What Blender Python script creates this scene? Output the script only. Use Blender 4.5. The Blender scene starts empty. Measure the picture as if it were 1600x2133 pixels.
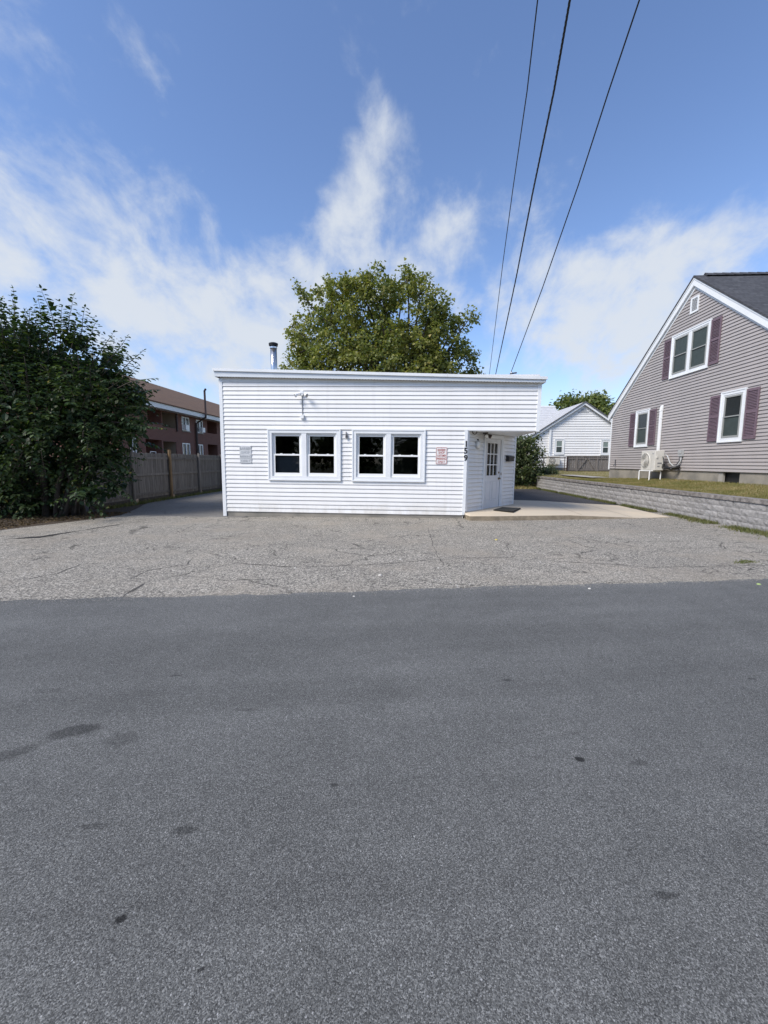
import bpy, bmesh, math, random
import numpy as np
from mathutils import Vector, Matrix
random.seed(7); rng = np.random.default_rng(11)
S = bpy.context.scene
COL = S.collection
# ------------------------------------------------------------------ camera
F, PITCH, ROLL, CAMH, YAW = 865.0, math.radians(6.85), 0.003, 1.53, 0.045
def _rz(v):
    return np.array([v[0]*math.cos(YAW)-v[1]*math.sin(YAW), v[0]*math.sin(YAW)+v[1]*math.cos(YAW), v[2]])
FWD = _rz([0, math.cos(PITCH), -math.sin(PITCH)]); _u = _rz([0, math.sin(PITCH), math.cos(PITCH)]); _r = _rz([1., 0, 0])
RIGHT = _r*math.cos(ROLL)+_u*math.sin(ROLL); UP = -_r*math.sin(ROLL)+_u*math.cos(ROLL)
CO = np.array([0, 0, CAMH])
def ray(x, y): return FWD+RIGHT*(x-800)/F-UP*(y-1066.5)/F
def atz(x, y, z=0.0):
    d = ray(x, y); return CO+d*((z-CAMH)/d[2])
def aty(x, y, Y):
    d = ray(x, y); return CO+d*(Y/d[1])
def atx(x, y, X):
    d = ray(x, y); return CO+d*(X/d[0])
cam = bpy.data.cameras.new('camera'); camo = bpy.data.objects.new('camera', cam); COL.objects.link(camo)
cam.sensor_fit = 'VERTICAL'; cam.sensor_height = 36; cam.lens = F/2133*36
cam.clip_start = .05; cam.clip_end = 2000
M = Matrix.Identity(4)
for i in range(3):
    M[i][0] = RIGHT[i]; M[i][1] = UP[i]; M[i][2] = -FWD[i]; M[i][3] = CO[i]
camo.matrix_world = M
S.camera = camo
S.render.resolution_x, S.render.resolution_y = 768, 1024
# ------------------------------------------------------------------ sun, sky, exposure
SUN = Vector((-.66, -.52, .86)).normalized()
sl = bpy.data.lights.new('sun', 'SUN'); sl.energy = 2.8; sl.angle = math.radians(22); sl.color = (1, .93, .83)
so = bpy.data.objects.new('sun', sl); COL.objects.link(so)
so.rotation_euler = SUN.to_track_quat('Z', 'Y').to_euler(); so.location = (-20, -20, 30)
S.view_settings.view_transform = 'Standard'; S.view_settings.look = 'None'
S.view_settings.exposure = 0.72; S.view_settings.gamma = 1
W = bpy.data.worlds.new('World'); S.world = W; W.use_nodes = True
class NT:
    def __init__(s, t): s.t = t
    def n(s, typ, **kw):
        nd = s.t.nodes.new(typ)
        for k, v in kw.items():
            if k == 'ins':
                for a, b in v.items():
                    if isinstance(b, bpy.types.NodeSocket): s.t.links.new(b, nd.inputs[a])
                    else: nd.inputs[a].default_value = b
            else: setattr(nd, k, v)
        return nd
    def math(s, op, a, b=None, c=None, clamp=False):
        nd = s.t.nodes.new('ShaderNodeMath'); nd.operation = op; nd.use_clamp = clamp
        for i, v in enumerate((a, b, c)):
            if v is None: continue
            if isinstance(v, bpy.types.NodeSocket): s.t.links.new(v, nd.inputs[i])
            else: nd.inputs[i].default_value = v
        return nd.outputs[0]
    def vmath(s, op, a, b=None):
        nd = s.t.nodes.new('ShaderNodeVectorMath'); nd.operation = op
        for i, v in enumerate((a, b)):
            if v is None: continue
            if isinstance(v, bpy.types.NodeSocket): s.t.links.new(v, nd.inputs[i])
            else: nd.inputs[i].default_value = v
        return nd.outputs['Value'] if op == 'DOT_PRODUCT' else nd.outputs[0]
    def mix(s, f, a, b, typ='MIX'):
        nd = s.t.nodes.new('ShaderNodeMix'); nd.data_type = 'RGBA'; nd.blend_type = typ
        for i, v in ((0, f), (6, a), (7, b)):
            if isinstance(v, bpy.types.NodeSocket): s.t.links.new(v, nd.inputs[i])
            else: nd.inputs[i].default_value = (tuple(v)+(1,))[:4] if i else v
        return nd.outputs[2]
    def ramp(s, f, lo, hi, smooth=True):
        nd = s.t.nodes.new('ShaderNodeMapRange'); nd.interpolation_type = 'SMOOTHSTEP' if smooth else 'LINEAR'
        s.t.links.new(f, nd.inputs[0]); nd.inputs[1].default_value = lo; nd.inputs[2].default_value = hi
        return nd.outputs[0]
    def noise(s, v, scale, detail=4, rough=.55, dist=0.0):
        return s.n('ShaderNodeTexNoise', ins={'Vector': v, 'Scale': scale, 'Detail': detail, 'Roughness': rough, 'Distortion': dist}).outputs[0]
    def scale(s, v, xyz):
        return s.vmath('MULTIPLY', v, xyz)
def build_world():
    t = NT(W.node_tree); W.node_tree.nodes.clear()
    sky = t.n('ShaderNodeTexSky', sky_type='NISHITA', sun_disc=False, sun_elevation=math.asin(SUN.z),
              sun_rotation=math.atan2(SUN.x, SUN.y), altitude=50, air_density=1.0, dust_density=.3, ozone_density=3.0)
    tc = t.n('ShaderNodeTexCoord'); d = tc.outputs['Generated']
    sp = t.n('ShaderNodeSeparateXYZ', ins={0: d})
    den = t.math('ADD', t.math('MAXIMUM', sp.outputs[2], 0.0), .62)
    u = t.math('DIVIDE', sp.outputs[0], den); v = t.math('DIVIDE', sp.outputs[1], den)
    uv = t.n('ShaderNodeCombineXYZ', ins={0: u, 1: v, 2: 0.0}).outputs[0]
    n1 = t.noise(t.scale(uv, (1.0, .85, 1)), 2.6, 6, .5, .25)
    n2 = t.noise(t.scale(uv, (2.2, 1.6, 1)), 4.4, 8, .60, .2)
    n = t.math('ADD', t.math('MULTIPLY', n1, .50), t.math('MULTIPLY', n2, .50))
    n = t.math('ADD', t.math('MULTIPLY', t.math('SUBTRACT', n, .5), 1.55), .48)
    # broad weather: where banks of cloud and open blue lie
    bias = None
    for (px, py, amp, sharp) in [(120, 440, .17, 40), (330, 530, .15, 50), (60, 600, .08, 60), (400, 340, .09, 110), (1290, 560, .20, 80), (1180, 650, .13, 90), (1480, 420, .06, 60), (765, 215, .17, 700), (780, 290, .18, 600), (815, 370, .18, 500), (790, 440, .14, 400), (660, 470, .14, 160), (910, 520, .15, 120), (700, 420, .12, 500), (620, 560, .10, 120), (1010, 600, .10, 120),
                                 (570, 230, -.20, 45), (500, 430, -.07, 160), (1440, 130, -.12, 30), (950, 60, -.10, 40), (90, 90, -.13, 40), (480, 30, -.06, 60), (960, 250, -.08, 120), (1000, 400, .04, 120),
                                 (1110, 170, .10, 200), (730, 110, .11, 120), (260, 70, .12, 260), (310, 120, .08, 400), (200, 250, .05, 120), (1200, 740, -.08, 120), (610, 680, .16, 160), (480, 740, .08, 200), (420, 620, .08, 120), (880, 300, -.12, 260), (560, 380, -.10, 200), (1290, 680, .10, 160), (1340, 640, .08, 200), (1380, 470, .08, 200), (1330, 380, -.07, 160), (1450, 480, .06, 160)]:
        r = Vector(ray(px, py)).normalized()
        dt = t.vmath('DOT_PRODUCT', d, tuple(r))
        g = t.math('EXPONENT', t.math('MULTIPLY', t.math('SUBTRACT', dt, 1.0), float(sharp)))
        g = t.math('MULTIPLY', g, amp*(.72 if amp > 0 else .8))
        bias = g if bias is None else t.math('ADD', bias, g)
    hz = t.math('MULTIPLY', t.ramp(sp.outputs[2], .70, .1), .035)
    den2 = t.math('ADD', t.math('ADD', n, bias), hz)
    c = t.ramp(den2, .45, .78)
    c = t.math('MULTIPLY', c, .93)
    lowc = t.ramp(sp.outputs[2], .30, .0)
    skyc = t.vmath('MULTIPLY', sky.outputs[0], (.98, .985, 1.08))
    hazed = t.mix(t.math('MULTIPLY', lowc, .35), skyc, (2.75, 3.35, 4.4))
    cl = t.mix(c, hazed, (3.75, 4.0, 4.35))
    bg = t.n('ShaderNodeBackground', ins={0: cl, 1: .118})
    out = t.n('ShaderNodeOutputWorld'); W.node_tree.links.new(bg.outputs[0], out.inputs[0])
build_world()

# ------------------------------------------------------------------ materials
MATS = {}
def mat(name, col, rough=.6, var=0.0, nscale=3.0, bump=0.0, bscale=40.0, objvar=0.0, metal=0.0, stretch=(1, 1, 1), col2=None, spec=.5):
    if name in MATS: return MATS[name]
    m = bpy.data.materials.new(name); m.use_nodes = True; t = NT(m.node_tree); nt = m.node_tree
    b = nt.nodes['Principled BSDF']; b.inputs['Roughness'].default_value = rough; b.inputs['Metallic'].default_value = metal
    b.inputs['Specular IOR Level'].default_value = spec
    pos = t.n('ShaderNodeNewGeometry').outputs['Position']
    v = t.scale(pos, stretch)
    c = t.n('ShaderNodeRGB').outputs[0]; c.default_value = (*col, 1)
    if var or col2:
        f = t.ramp(t.noise(v, nscale, 5, .6), .32, .70)
        d = col2 if col2 else tuple(x*(1-var) for x in col)
        c = t.mix(f, c, d)
    if objvar:
        oi = t.n('ShaderNodeObjectInfo').outputs['Random']
        k = t.math('ADD', t.math('MULTIPLY', oi, objvar), 1-objvar/2)
        cc = t.n('ShaderNodeCombineXYZ', ins={0: k, 1: k, 2: k}).outputs[0]
        c = t.vmath('MULTIPLY', c, cc)
    nt.links.new(c, b.inputs['Base Color'])
    if bump:
        bn = t.n('ShaderNodeBump', ins={'Strength': min(bump, 1.0), 'Distance': .01, 'Height': t.noise(v, bscale, 4, .6)})
        nt.links.new(bn.outputs[0], b.inputs['Normal'])
    MATS[name] = m; return m
def finish(m, fn):
    """fn(t, bsdf, pos) edits a fresh principled material"""
    m.use_nodes = True; t = NT(m.node_tree); b = m.node_tree.nodes['Principled BSDF']
    pos = t.n('ShaderNodeNewGeometry').outputs['Position']; fn(t, b, pos, m.node_tree.links); return m
def asphalt(name, base, light, dark, stone, sc, lightamt, stains=(), patch=.18, cracks=0.0, warm=None, rough=.85, bumpd=.004, bands=0):
    m = bpy.data.materials.new(name)
    def fn(t, b, pos, L):
        big = t.noise(pos, .55, 5, .6); mid = t.noise(pos, 3.2, 5, .65)
        wob = t.n('ShaderNodeTexNoise', ins={'Vector': pos, 'Scale': sc*.8, 'Detail': 1.0})
        pw = t.vmath('ADD', pos, t.vmath('MULTIPLY', wob.outputs['Color'], (.6/sc, .6/sc, 0)))
        vo = t.n('ShaderNodeTexVoronoi', ins={'Vector': pw, 'Scale': sc}); cell = t.n('ShaderNodeSeparateColor', ins={0: vo.outputs['Color']})
        vo2 = t.n('ShaderNodeTexVoronoi', ins={'Vector': pw, 'Scale': sc*.42}); cell2 = t.n('ShaderNodeSeparateColor', ins={0: vo2.outputs['Color']})
        c = t.mix(t.ramp(cell.outputs[0], .15, .95, False), tuple(x*(1-stone) for x in base), tuple(min(1, x*(1+stone)) for x in base))
        c = t.mix(t.math('MULTIPLY', t.ramp(cell.outputs[1], 1-lightamt, 1-lightamt*.4), .8), c, light)
        c = t.mix(t.math('MULTIPLY', t.ramp(cell.outputs[2], 1-lightamt*1.3, 1.0), .75), c, dark)
        tiny = t.math('MULTIPLY', t.ramp(cell2.outputs[0], .975, .985), t.math('LESS_THAN', vo2.outputs['Distance'], .33))
        c = t.mix(t.math('MULTIPLY', tiny, .45), c, tuple(min(.6, x*2.6) for x in light))
        fine = t.noise(pos, sc*2.1, 3, .7)
        f2 = t.math('ADD', t.math('MULTIPLY', t.math('SUBTRACT', fine, .5), 1.3), 1.0)
        k = t.math('ADD', t.math('MULTIPLY', t.math('SUBTRACT', big, .5), patch*2.4), 1.0)
        k = t.math('MULTIPLY', k, t.math('ADD', t.math('MULTIPLY', t.math('SUBTRACT', mid, .5), patch*1.6), 1.0))
        k = t.math('MULTIPLY', k, f2)
        sp = t.n('ShaderNodeSeparateXYZ', ins={0: pos})
        if bands:   # faint wheel tracks along the road
            along = t.math('SUBTRACT', sp.outputs[1], t.math('MULTIPLY', sp.outputs[0], .15))
            bn = t.noise(t.n('ShaderNodeCombineXYZ', ins={0: t.math('MULTIPLY', sp.outputs[0], .06), 1: along, 2: 0.0}).outputs[0], 1.6, 4, .6)
            k = t.math('MULTIPLY', k, t.math('ADD', t.math('MULTIPLY', t.math('SUBTRACT', bn, .5), bands), 1.0))
        if cracks:
            wv = t.n('ShaderNodeTexNoise', ins={'Vector': pos, 'Scale': 2.2, 'Detail': 5.0})
            pc = t.vmath('ADD', pos, t.vmath('MULTIPLY', wv.outputs['Color'], (.55, .55, 0)))
            for s_, w_, msk in ((.55, .012, .50), (2.3, .035, .56)):
                ve = t.n('ShaderNodeTexVoronoi', feature='DISTANCE_TO_EDGE', ins={'Vector': t.scale(pc, (1, 1.25, 1)), 'Scale': s_})
                cr = t.ramp(ve.outputs['Distance'], w_, w_*.3)
                cr = t.math('MULTIPLY', cr, t.ramp(t.noise(pos, .45+s_*.2, 3), msk-.06, msk+.08))
                k = t.math('MULTIPLY', k, t.math('SUBTRACT', 1.0, t.math('MULTIPLY', cr, cracks)))
        for (x, y, rx, ry, rot, amt) in stains:
            q = t.vmath('SUBTRACT', t.vmath('ADD', pos, t.vmath('MULTIPLY', t.vmath('SUBTRACT', t.n('ShaderNodeTexNoise', ins={'Vector': pos, 'Scale': .8/max(ry, .02), 'Detail': 6.0, 'Roughness': .7}).outputs['Color'], (.5, .5, .5)), (ry*3.2, ry*2.4, 0))), (x, y, 0))
            cr_, sr_ = math.cos(rot), math.sin(rot)
            a = t.vmath('DOT_PRODUCT', q, (cr_/rx, sr_/rx, 0)); bb = t.vmath('DOT_PRODUCT', q, (-sr_/ry, cr_/ry, 0))
            rr = t.math('ADD', t.math('MULTIPLY', a, a), t.math('MULTIPLY', bb, bb))
            k = t.math('MULTIPLY', k, t.math('SUBTRACT', 1.0, t.math('MULTIPLY', t.ramp(rr, 1.5, .4), amt)))
        if warm:
            c = t.mix(t.math('MULTIPLY', t.ramp(t.noise(pos, .8, 4), .45, .7), .5), c, warm, 'MIX')
        c = t.vmath('MULTIPLY', c, t.n('ShaderNodeCombineXYZ', ins={0: k, 1: k, 2: k}).outputs[0])
        L.new(c, b.inputs['Base Color']); b.inputs['Roughness'].default_value = rough; b.inputs['Specular IOR Level'].default_value = .35
        h = t.math('ADD', t.math('MULTIPLY', cell.outputs[0], .6), t.math('SUBTRACT', fine, t.math('MULTIPLY', vo.outputs['Distance'], .6)))
        bn = t.n('ShaderNodeBump', ins={'Strength': .55, 'Distance': bumpd, 'Height': h}); L.new(bn.outputs[0], b.inputs['Normal'])
    return finish(m, fn)
def p2(x, y): return tuple(atz(x, y)[:2])
st = []
for (px, py, wx, wy, rot, amt) in [(155, 1525, .13, .05, .35, .5), (252, 1541, .09, .06, .3, .28), (252, 1917, .018, .013, .4, .85), (1208, 1583, .022, .02, 0, .85), (30, 1570, .09, .045, .6, .35),
                                   (1057, 1418, .035, .02, 0, .5), (385, 1731, .05, .018, .1, .5), (1385, 1868, .05, .012, .1, .5), (100, 1440, .09, .03, .1, .25), (512, 1480, .08, .015, 0, .25),
                                   (696, 1637, .022, .012, 0, .6), (1330, 1590, .05, .02, .1, .35), (1565, 1415, .03, .012, 0, .5), (418, 2023, .012, .006, .6, .7), (368, 1408, .05, .01, .25, .55), (200, 1722, .07, .016, .1, .3)]:
    x, y = p2(px, py); st.append((x, y, wx, wy, rot, amt))
M_ROAD = asphalt('road_asphalt', (.116, .118, .114), (.265, .268, .26), (.026, .026, .026), .42, 280, .22, st, .26, 0, None, .8, .004, .8)
M_APRON = asphalt('old_asphalt', (.255, .238, .205), (.54, .50, .43), (.085, .08, .075), .6, 72, .26, (), .24, .6, (.30, .265, .215), .9, .006)
M_DRIVE = asphalt('driveway_asphalt', (.165, .158, .147), (.25, .24, .225), (.06, .06, .06), .3, 170, .14, (), .22, .35, None, .9, .004)
M_SEAL = asphalt('sealed_asphalt', (.050, .049, .053), (.09, .09, .095), (.02, .02, .022), .3, 170, .12, (), .45, 0, None, .8, .003)
M_CONC = mat('concrete_slab', (.57, .485, .365), .85, 0, .9, .35, 60, col2=(.49, .43, .34))
M_FOUND = mat('foundation_concrete', (.30, .275, .235), .9, 0, 1.6, .5, 25, col2=(.19, .18, .16))
M_WHITE = mat('white_vinyl', (.80, .80, .795), .42, 0, 1.3, .03, 14, .035, stretch=(1.6, 1.6, .5), col2=(.765, .762, .75))
def grime(m):
    t = NT(m.node_tree); b = m.node_tree.nodes['Principled BSDF']; src = b.inputs['Base Color'].links[0].from_socket
    pos = t.n('ShaderNodeNewGeometry').outputs['Position']; sp = t.n('ShaderNodeSeparateXYZ', ins={0: pos})
    low = t.math('MULTIPLY', t.ramp(sp.outputs[2], .55, .08), t.ramp(t.noise(t.scale(pos, (3, 3, 1.2)), 1.6, 5, .65), .35, .7))
    strk = t.math('MULTIPLY', t.ramp(t.noise(t.scale(pos, (5, 5, .25)), 1.5, 5, .6), .52, .75), .22)
    c = t.mix(t.math('MULTIPLY', low, .45), src, (.50, .46, .39)); c = t.mix(strk, c, (.58, .565, .53))
    m.node_tree.links.new(c, b.inputs['Base Color'])
grime(M_WHITE)
M_TRIM = mat('white_trim', (.79, .81, .83), .45, 0, 2.2, 0, col2=(.73, .755, .775))
M_FASC = mat('fascia_metal', (.66, .70, .74), .4, 0, 1.5, col2=(.60, .64, .68))
M_SASH = mat('window_vinyl', (.83, .84, .84), .35)
M_DOOR = mat('painted_door', (.70, .71, .73), .5, .06, 4)
M_GREY = mat('mauve_grey_vinyl', (.375, .345, .335), .5, 0, 1.2, .03, 14, .03, stretch=(1, 1, .5), col2=(.34, .315, .308))
M_PLUM = mat('plum_shutter', (.175, .122, .150), .6, .25, 30, .25, 60, .08)
M_BLACK = mat('black_metal', (.018, .018, .02), .45)
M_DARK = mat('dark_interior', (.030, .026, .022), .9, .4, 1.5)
M_BROWN = mat('dark_bronze', (.05, .03, .028), .5)
M_STEEL = mat('stainless', (.62, .61, .60), .22, metal=1.0)
M_BRASS = mat('dull_brass', (.23, .17, .09), .35, metal=1.0)
M_GALV = mat('galvanised', (.42, .43, .44), .45, metal=.7)
M_RUB = mat('rubber_mat', (.016, .017, .016), .9, 0, 1, .6, 90)
M_AC = mat('heat_pump_shell', (.62, .60, .55), .5, .05, 4)
M_FENCE = mat('weathered_board', (.19, .172, .155), .9, 0, 4, .5, 30, .40, stretch=(6, 6, .5), col2=(.105, .096, .088))
M_FENCE2 = mat('grey_gate_board', (.19, .175, .165), .9, 0, 4, .4, 30, .35, stretch=(6, 6, .5), col2=(.12, .11, .105))
M_POST = mat('tan_post', (.25, .165, .085), .85, .3, 5, .3, 30, stretch=(5, 5, .5))
M_BARK = mat('bark', (.075, .06, .048), .9, .4, 6, .6, 25)
M_SOIL = mat('leaf_litter_soil', (.060, .042, .026), .95, .5, 9, .7, 50)
M_PATH = mat('path_concrete', (.36, .34, .31), .9, .2, 2)
M_STONE = mat('split_face_block', (.35, .34, .335), .95, 0, 14, .9, 38, .22, col2=(.235, .228, .225))
M_CAP = mat('cap_stone', (.27, .25, .235), .95, 0, 8, .7, 45, .15, col2=(.12, .11, .105))
M_GROUND = mat('ground_earth', (.085, .10, .045), .95, .4, 1.2, .4, 20)
M_RED = mat('red_paint', (.40, .060, .045), .6)
M_FADED = mat('faded_grey_paint', (.40, .43, .46), .7, .35, 30)
M_SIGN = mat('sign_white', (.76, .755, .75), .45)
M_SIGN2 = mat('weathered_sign', (.62, .64, .66), .6, .2, 9)
M_SCREEN = mat('insect_screen', (.050, .066, .062), .45, .15, 6)
M_SCREEN2 = mat('drawn_shade', (.20, .25, .23), .6, .1, 5)
M_CRACK = mat('crack_fill', (.085, .08, .072), .95, .3, 20)
M_LAMP = mat('frosted_lens', (.80, .78, .72), .3)
M_WIRE = mat('cable_black', (.012, .012, .014), .6)
def glass_mat():
    m = bpy.data.materials.new('window_glass'); m.use_nodes = True; nt = m.node_tree; nt.nodes.clear(); t = NT(nt)
    tr = t.n('ShaderNodeBsdfTransparent', ins={0: (.62, .66, .66, 1)}); gl = t.n('ShaderNodeBsdfGlossy', ins={0: (.9, .9, .9, 1), 1: .02})
    fr = t.n('ShaderNodeFresnel', ins={0: 1.5}); mx = t.n('ShaderNodeMixShader', ins={0: fr.outputs[0], 1: tr.outputs[0], 2: gl.outputs[0]})
    o = t.n('ShaderNodeOutputMaterial'); nt.links.new(mx.outputs[0], o.inputs[0]); return m
M_GLASS = glass_mat()
def brick_mat():
    m = bpy.data.materials.new('red_brick')
    def fn(t, b, pos, L):
        s = t.n('ShaderNodeSeparateXYZ', ins={0: pos})
        v = t.n('ShaderNodeCombineXYZ', ins={0: t.math('ADD', s.outputs[1], s.outputs[0]), 1: s.outputs[2], 2: 0.0}).outputs[0]
        br = t.n('ShaderNodeTexBrick', ins={'Vector': v, 'Color1': (.225, .090, .065, 1), 'Color2': (.165, .066, .050, 1), 'Mortar': (.24, .18, .15, 1), 'Scale': 1.0, 'Mortar Size': .008, 'Brick Width': .21, 'Row Height': .072})
        c = t.mix(t.math('MULTIPLY', t.noise(pos, .7, 5), .5), br.outputs[0], (.135, .062, .050))
        L.new(c, b.inputs['Base Color']); b.inputs['Roughness'].default_value = .9
    return finish(m, fn)
M_BRICK = brick_mat()
def shingle_mat(name, c1, c2, gap, axis, w=.30, h=.14):
    m = bpy.data.materials.new(name)
    def fn(t, b, pos, L):
        s = t.n('ShaderNodeSeparateXYZ', ins={0: pos})
        v = t.n('ShaderNodeCombineXYZ', ins={0: s.outputs[axis], 1: t.math('MULTIPLY', s.outputs[2], 1.55), 2: 0.0}).outputs[0]
        br = t.n('ShaderNodeTexBrick', offset=.37, ins={'Vector': v, 'Color1': (*c1, 1), 'Color2': (*c2, 1), 'Mortar': (*gap, 1), 'Scale': 1.0, 'Mortar Size': .012, 'Mortar Smooth': .3, 'Brick Width': w, 'Row Height': h})
        k = t.mix(t.math('MULTIPLY', t.ramp(t.noise(pos, 7, 5, .7), .3, .7), .55), br.outputs[0], gap)
        L.new(k, b.inputs['Base Color']); b.inputs['Roughness'].default_value = .95
        bn = t.n('ShaderNodeBump', ins={'Strength': .6, 'Distance': .02, 'Height': t.n('ShaderNodeSeparateColor', ins={0: br.outputs[0]}).outputs[0]}); L.new(bn.outputs[0], b.inputs['Normal'])
    return finish(m, fn)
M_SHING = shingle_mat('charcoal_shingle', (.085, .088, .098), (.052, .054, .062), (.028, .029, .034), 0)
M_BROOF = shingle_mat('brown_shingle', (.18, .105, .062), (.14, .082, .050), (.10, .06, .04), 1, .5, .2)
M_WROOF = mat('white_roofing', (.50, .51, .53), .7, .12, 3)
def leaf_mat(name, cols, trans=.35, rough=.45, uscale=.9):
    m = bpy.data.materials.new(name); m.use_nodes = True; nt = m.node_tree; t = NT(nt); b = nt.nodes['Principled BSDF']
    pos = t.n('ShaderNodeNewGeometry'); 
    rnd = pos.outputs['Random Per Island']; big = t.ramp(t.noise(pos.outputs['Position'], uscale, 3), .35, .68)
    c = t.mix(big, cols[0], cols[1]); c = t.mix(t.ramp(rnd, .55, 1.0), c, cols[2])
    if len(cols) > 3: c = t.mix(t.math('GREATER_THAN', rnd, .992), c, cols[3])
    nt.links.new(c, b.inputs['Base Color']); b.inputs['Roughness'].default_value = rough; b.inputs['Specular IOR Level'].default_value = .35
    tl = t.n('ShaderNodeBsdfTranslucent', ins={0: t.vmath('MULTIPLY', c, (1.25, 1.35, .6))})
    mx = t.n('ShaderNodeMixShader', ins={0: trans, 1: b.outputs[0], 2: tl.outputs[0]})
    nt.links.new(mx.outputs[0], nt.nodes['Material Output'].inputs[0]); return m
M_LEAF = leaf_mat('bush_leaf', [(.040, .070, .030), (.022, .045, .023), (.085, .125, .042), (.20, .18, .045)], .28)
M_MAPLE = leaf_mat('maple_leaf', [(.19, .21, .055), (.13, .165, .048), (.30, .285, .078), (.34, .27, .08)], .35, .5, .55)
M_SHRUB = leaf_mat('shrub_leaf', [(.070, .098, .036), (.050, .075, .03), (.13, .15, .06), (.20, .17, .08)], .3)
M_FARTREE = leaf_mat('far_tree_leaf', [(.14, .175, .06), (.10, .14, .05), (.22, .24, .08)], .35, .5, .3)
M_GRASS = leaf_mat('grass_blade', [(.17, .165, .05), (.31, .25, .12), (.14, .15, .042), (.36, .30, .15)], .3, .6, 1.1)
M_WEED = leaf_mat('weed_blade', [(.12, .14, .045), (.18, .165, .075), (.085, .11, .035)], .3, .6, 2)

# ------------------------------------------------------------------ mesh helpers
class MB:
    def __init__(s): s.v = []; s.f = []
    def box(s, x0, x1, y0, y1, z0, z1):
        k = len(s.v)
        s.v += [(x0, y0, z0), (x1, y0, z0), (x1, y1, z0), (x0, y1, z0), (x0, y0, z1), (x1, y0, z1), (x1, y1, z1), (x0, y1, z1)]
        s.f += [tuple(k+i for i in q) for q in ((0, 3, 2, 1), (4, 5, 6, 7), (0, 1, 5, 4), (1, 2, 6, 5), (2, 3, 7, 6), (3, 0, 4, 7))]; return s
    def hexa(s, bot, top):
        k = len(s.v); n = len(bot); s.v += [tuple(p) for p in bot]+[tuple(p) for p in top]
        s.f.append(tuple(k+i for i in range(n))[::-1]); s.f.append(tuple(k+n+i for i in range(n)))
        for i in range(n): s.f.append((k+i, k+(i+1) % n, k+n+(i+1) % n, k+n+i))
        return s
    def poly(s, pts):
        k = len(s.v); s.v += [tuple(p) for p in pts]; s.f.append(tuple(range(k, k+len(pts)))); return s
    def frame(s, x0, x1, z0, z1, w, y0, y1, wb=None, wt=None):
        wb = w if wb is None else wb; wt = w if wt is None else wt
        s.box(x0, x0+w, y0, y1, z0, z1); s.box(x1-w, x1, y0, y1, z0, z1)
        s.box(x0+w, x1-w, y0, y1, z1-wt, z1); s.box(x0+w, x1-w, y0, y1, z0, z0+wb); return s
    def tube(s, pts, r, n=8, caps=True):
        pts = [Vector(p) for p in pts]; rs = r if isinstance(r, (list, tuple)) else [r]*len(pts)
        k = len(s.v); prev = None
        for i, p in enumerate(pts):
            d = (pts[min(i+1, len(pts)-1)]-pts[max(i-1, 0)]).normalized()
            if prev is None: a = d.orthogonal().normalized()
            else:
                a = prev-d*prev.dot(d); a = a.normalized() if a.length > 1e-6 else d.orthogonal().normalized()
            prev = a; b = d.cross(a)
            for j in range(n):
                th = 2*math.pi*j/n; s.v.append(tuple(p+(a*math.cos(th)+b*math.sin(th))*rs[i]))
        for i in range(len(pts)-1):
            for j in range(n):
                s.f.append((k+i*n+j, k+i*n+(j+1) % n, k+(i+1)*n+(j+1) % n, k+(i+1)*n+j))
        if caps:
            s.f.append(tuple(k+j for j in range(n))[::-1]); s.f.append(tuple(k+(len(pts)-1)*n+j for j in range(n)))
        return s
    def mesh(s, name, m, smooth=False):
        me = bpy.data.meshes.new(name); me.from_pydata(s.v, [], s.f); me.update()
        bm = bmesh.new(); bm.from_mesh(me); bmesh.ops.recalc_face_normals(bm, faces=bm.faces); bm.to_mesh(me); bm.free()
        me.materials.append(m)
        if smooth: me.polygons.foreach_set('use_smooth', [True]*len(me.polygons))
        return me
    def build(s, name, m, parent=None, mx=None, smooth=False, bevel=0):
        me = s.mesh(name, m, smooth)
        if bevel:
            bm = bmesh.new(); bm.from_mesh(me); bmesh.ops.bevel(bm, geom=bm.edges[:], offset=bevel, segments=1, affect='EDGES'); bm.to_mesh(me); bm.free()
        return link(name, me, parent, mx)
def link(name, me, parent=None, mx=None):
    o = bpy.data.objects.new(name, me); COL.objects.link(o)
    if parent is not None: o.parent = parent
    if mx is not None: o.matrix_local = mx
    return o
def tag(o, label=None, cat=None, group=None, kind=None):
    if label: o['label'] = label
    if cat: o['category'] = cat
    if group: o['group'] = group
    if kind: o['kind'] = kind
    return o
def empty(name, loc, label, cat, rz=0, group=None, ry=0):
    o = bpy.data.objects.new(name, None); COL.objects.link(o); o.location = loc; o.rotation_euler = (0, ry, rz); o.empty_display_size = .2
    return tag(o, label, cat, group)
def T(x=0, y=0, z=0, rz=0): return Matrix.Translation((x, y, z)) @ Matrix.Rotation(rz, 4, 'Z')

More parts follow.
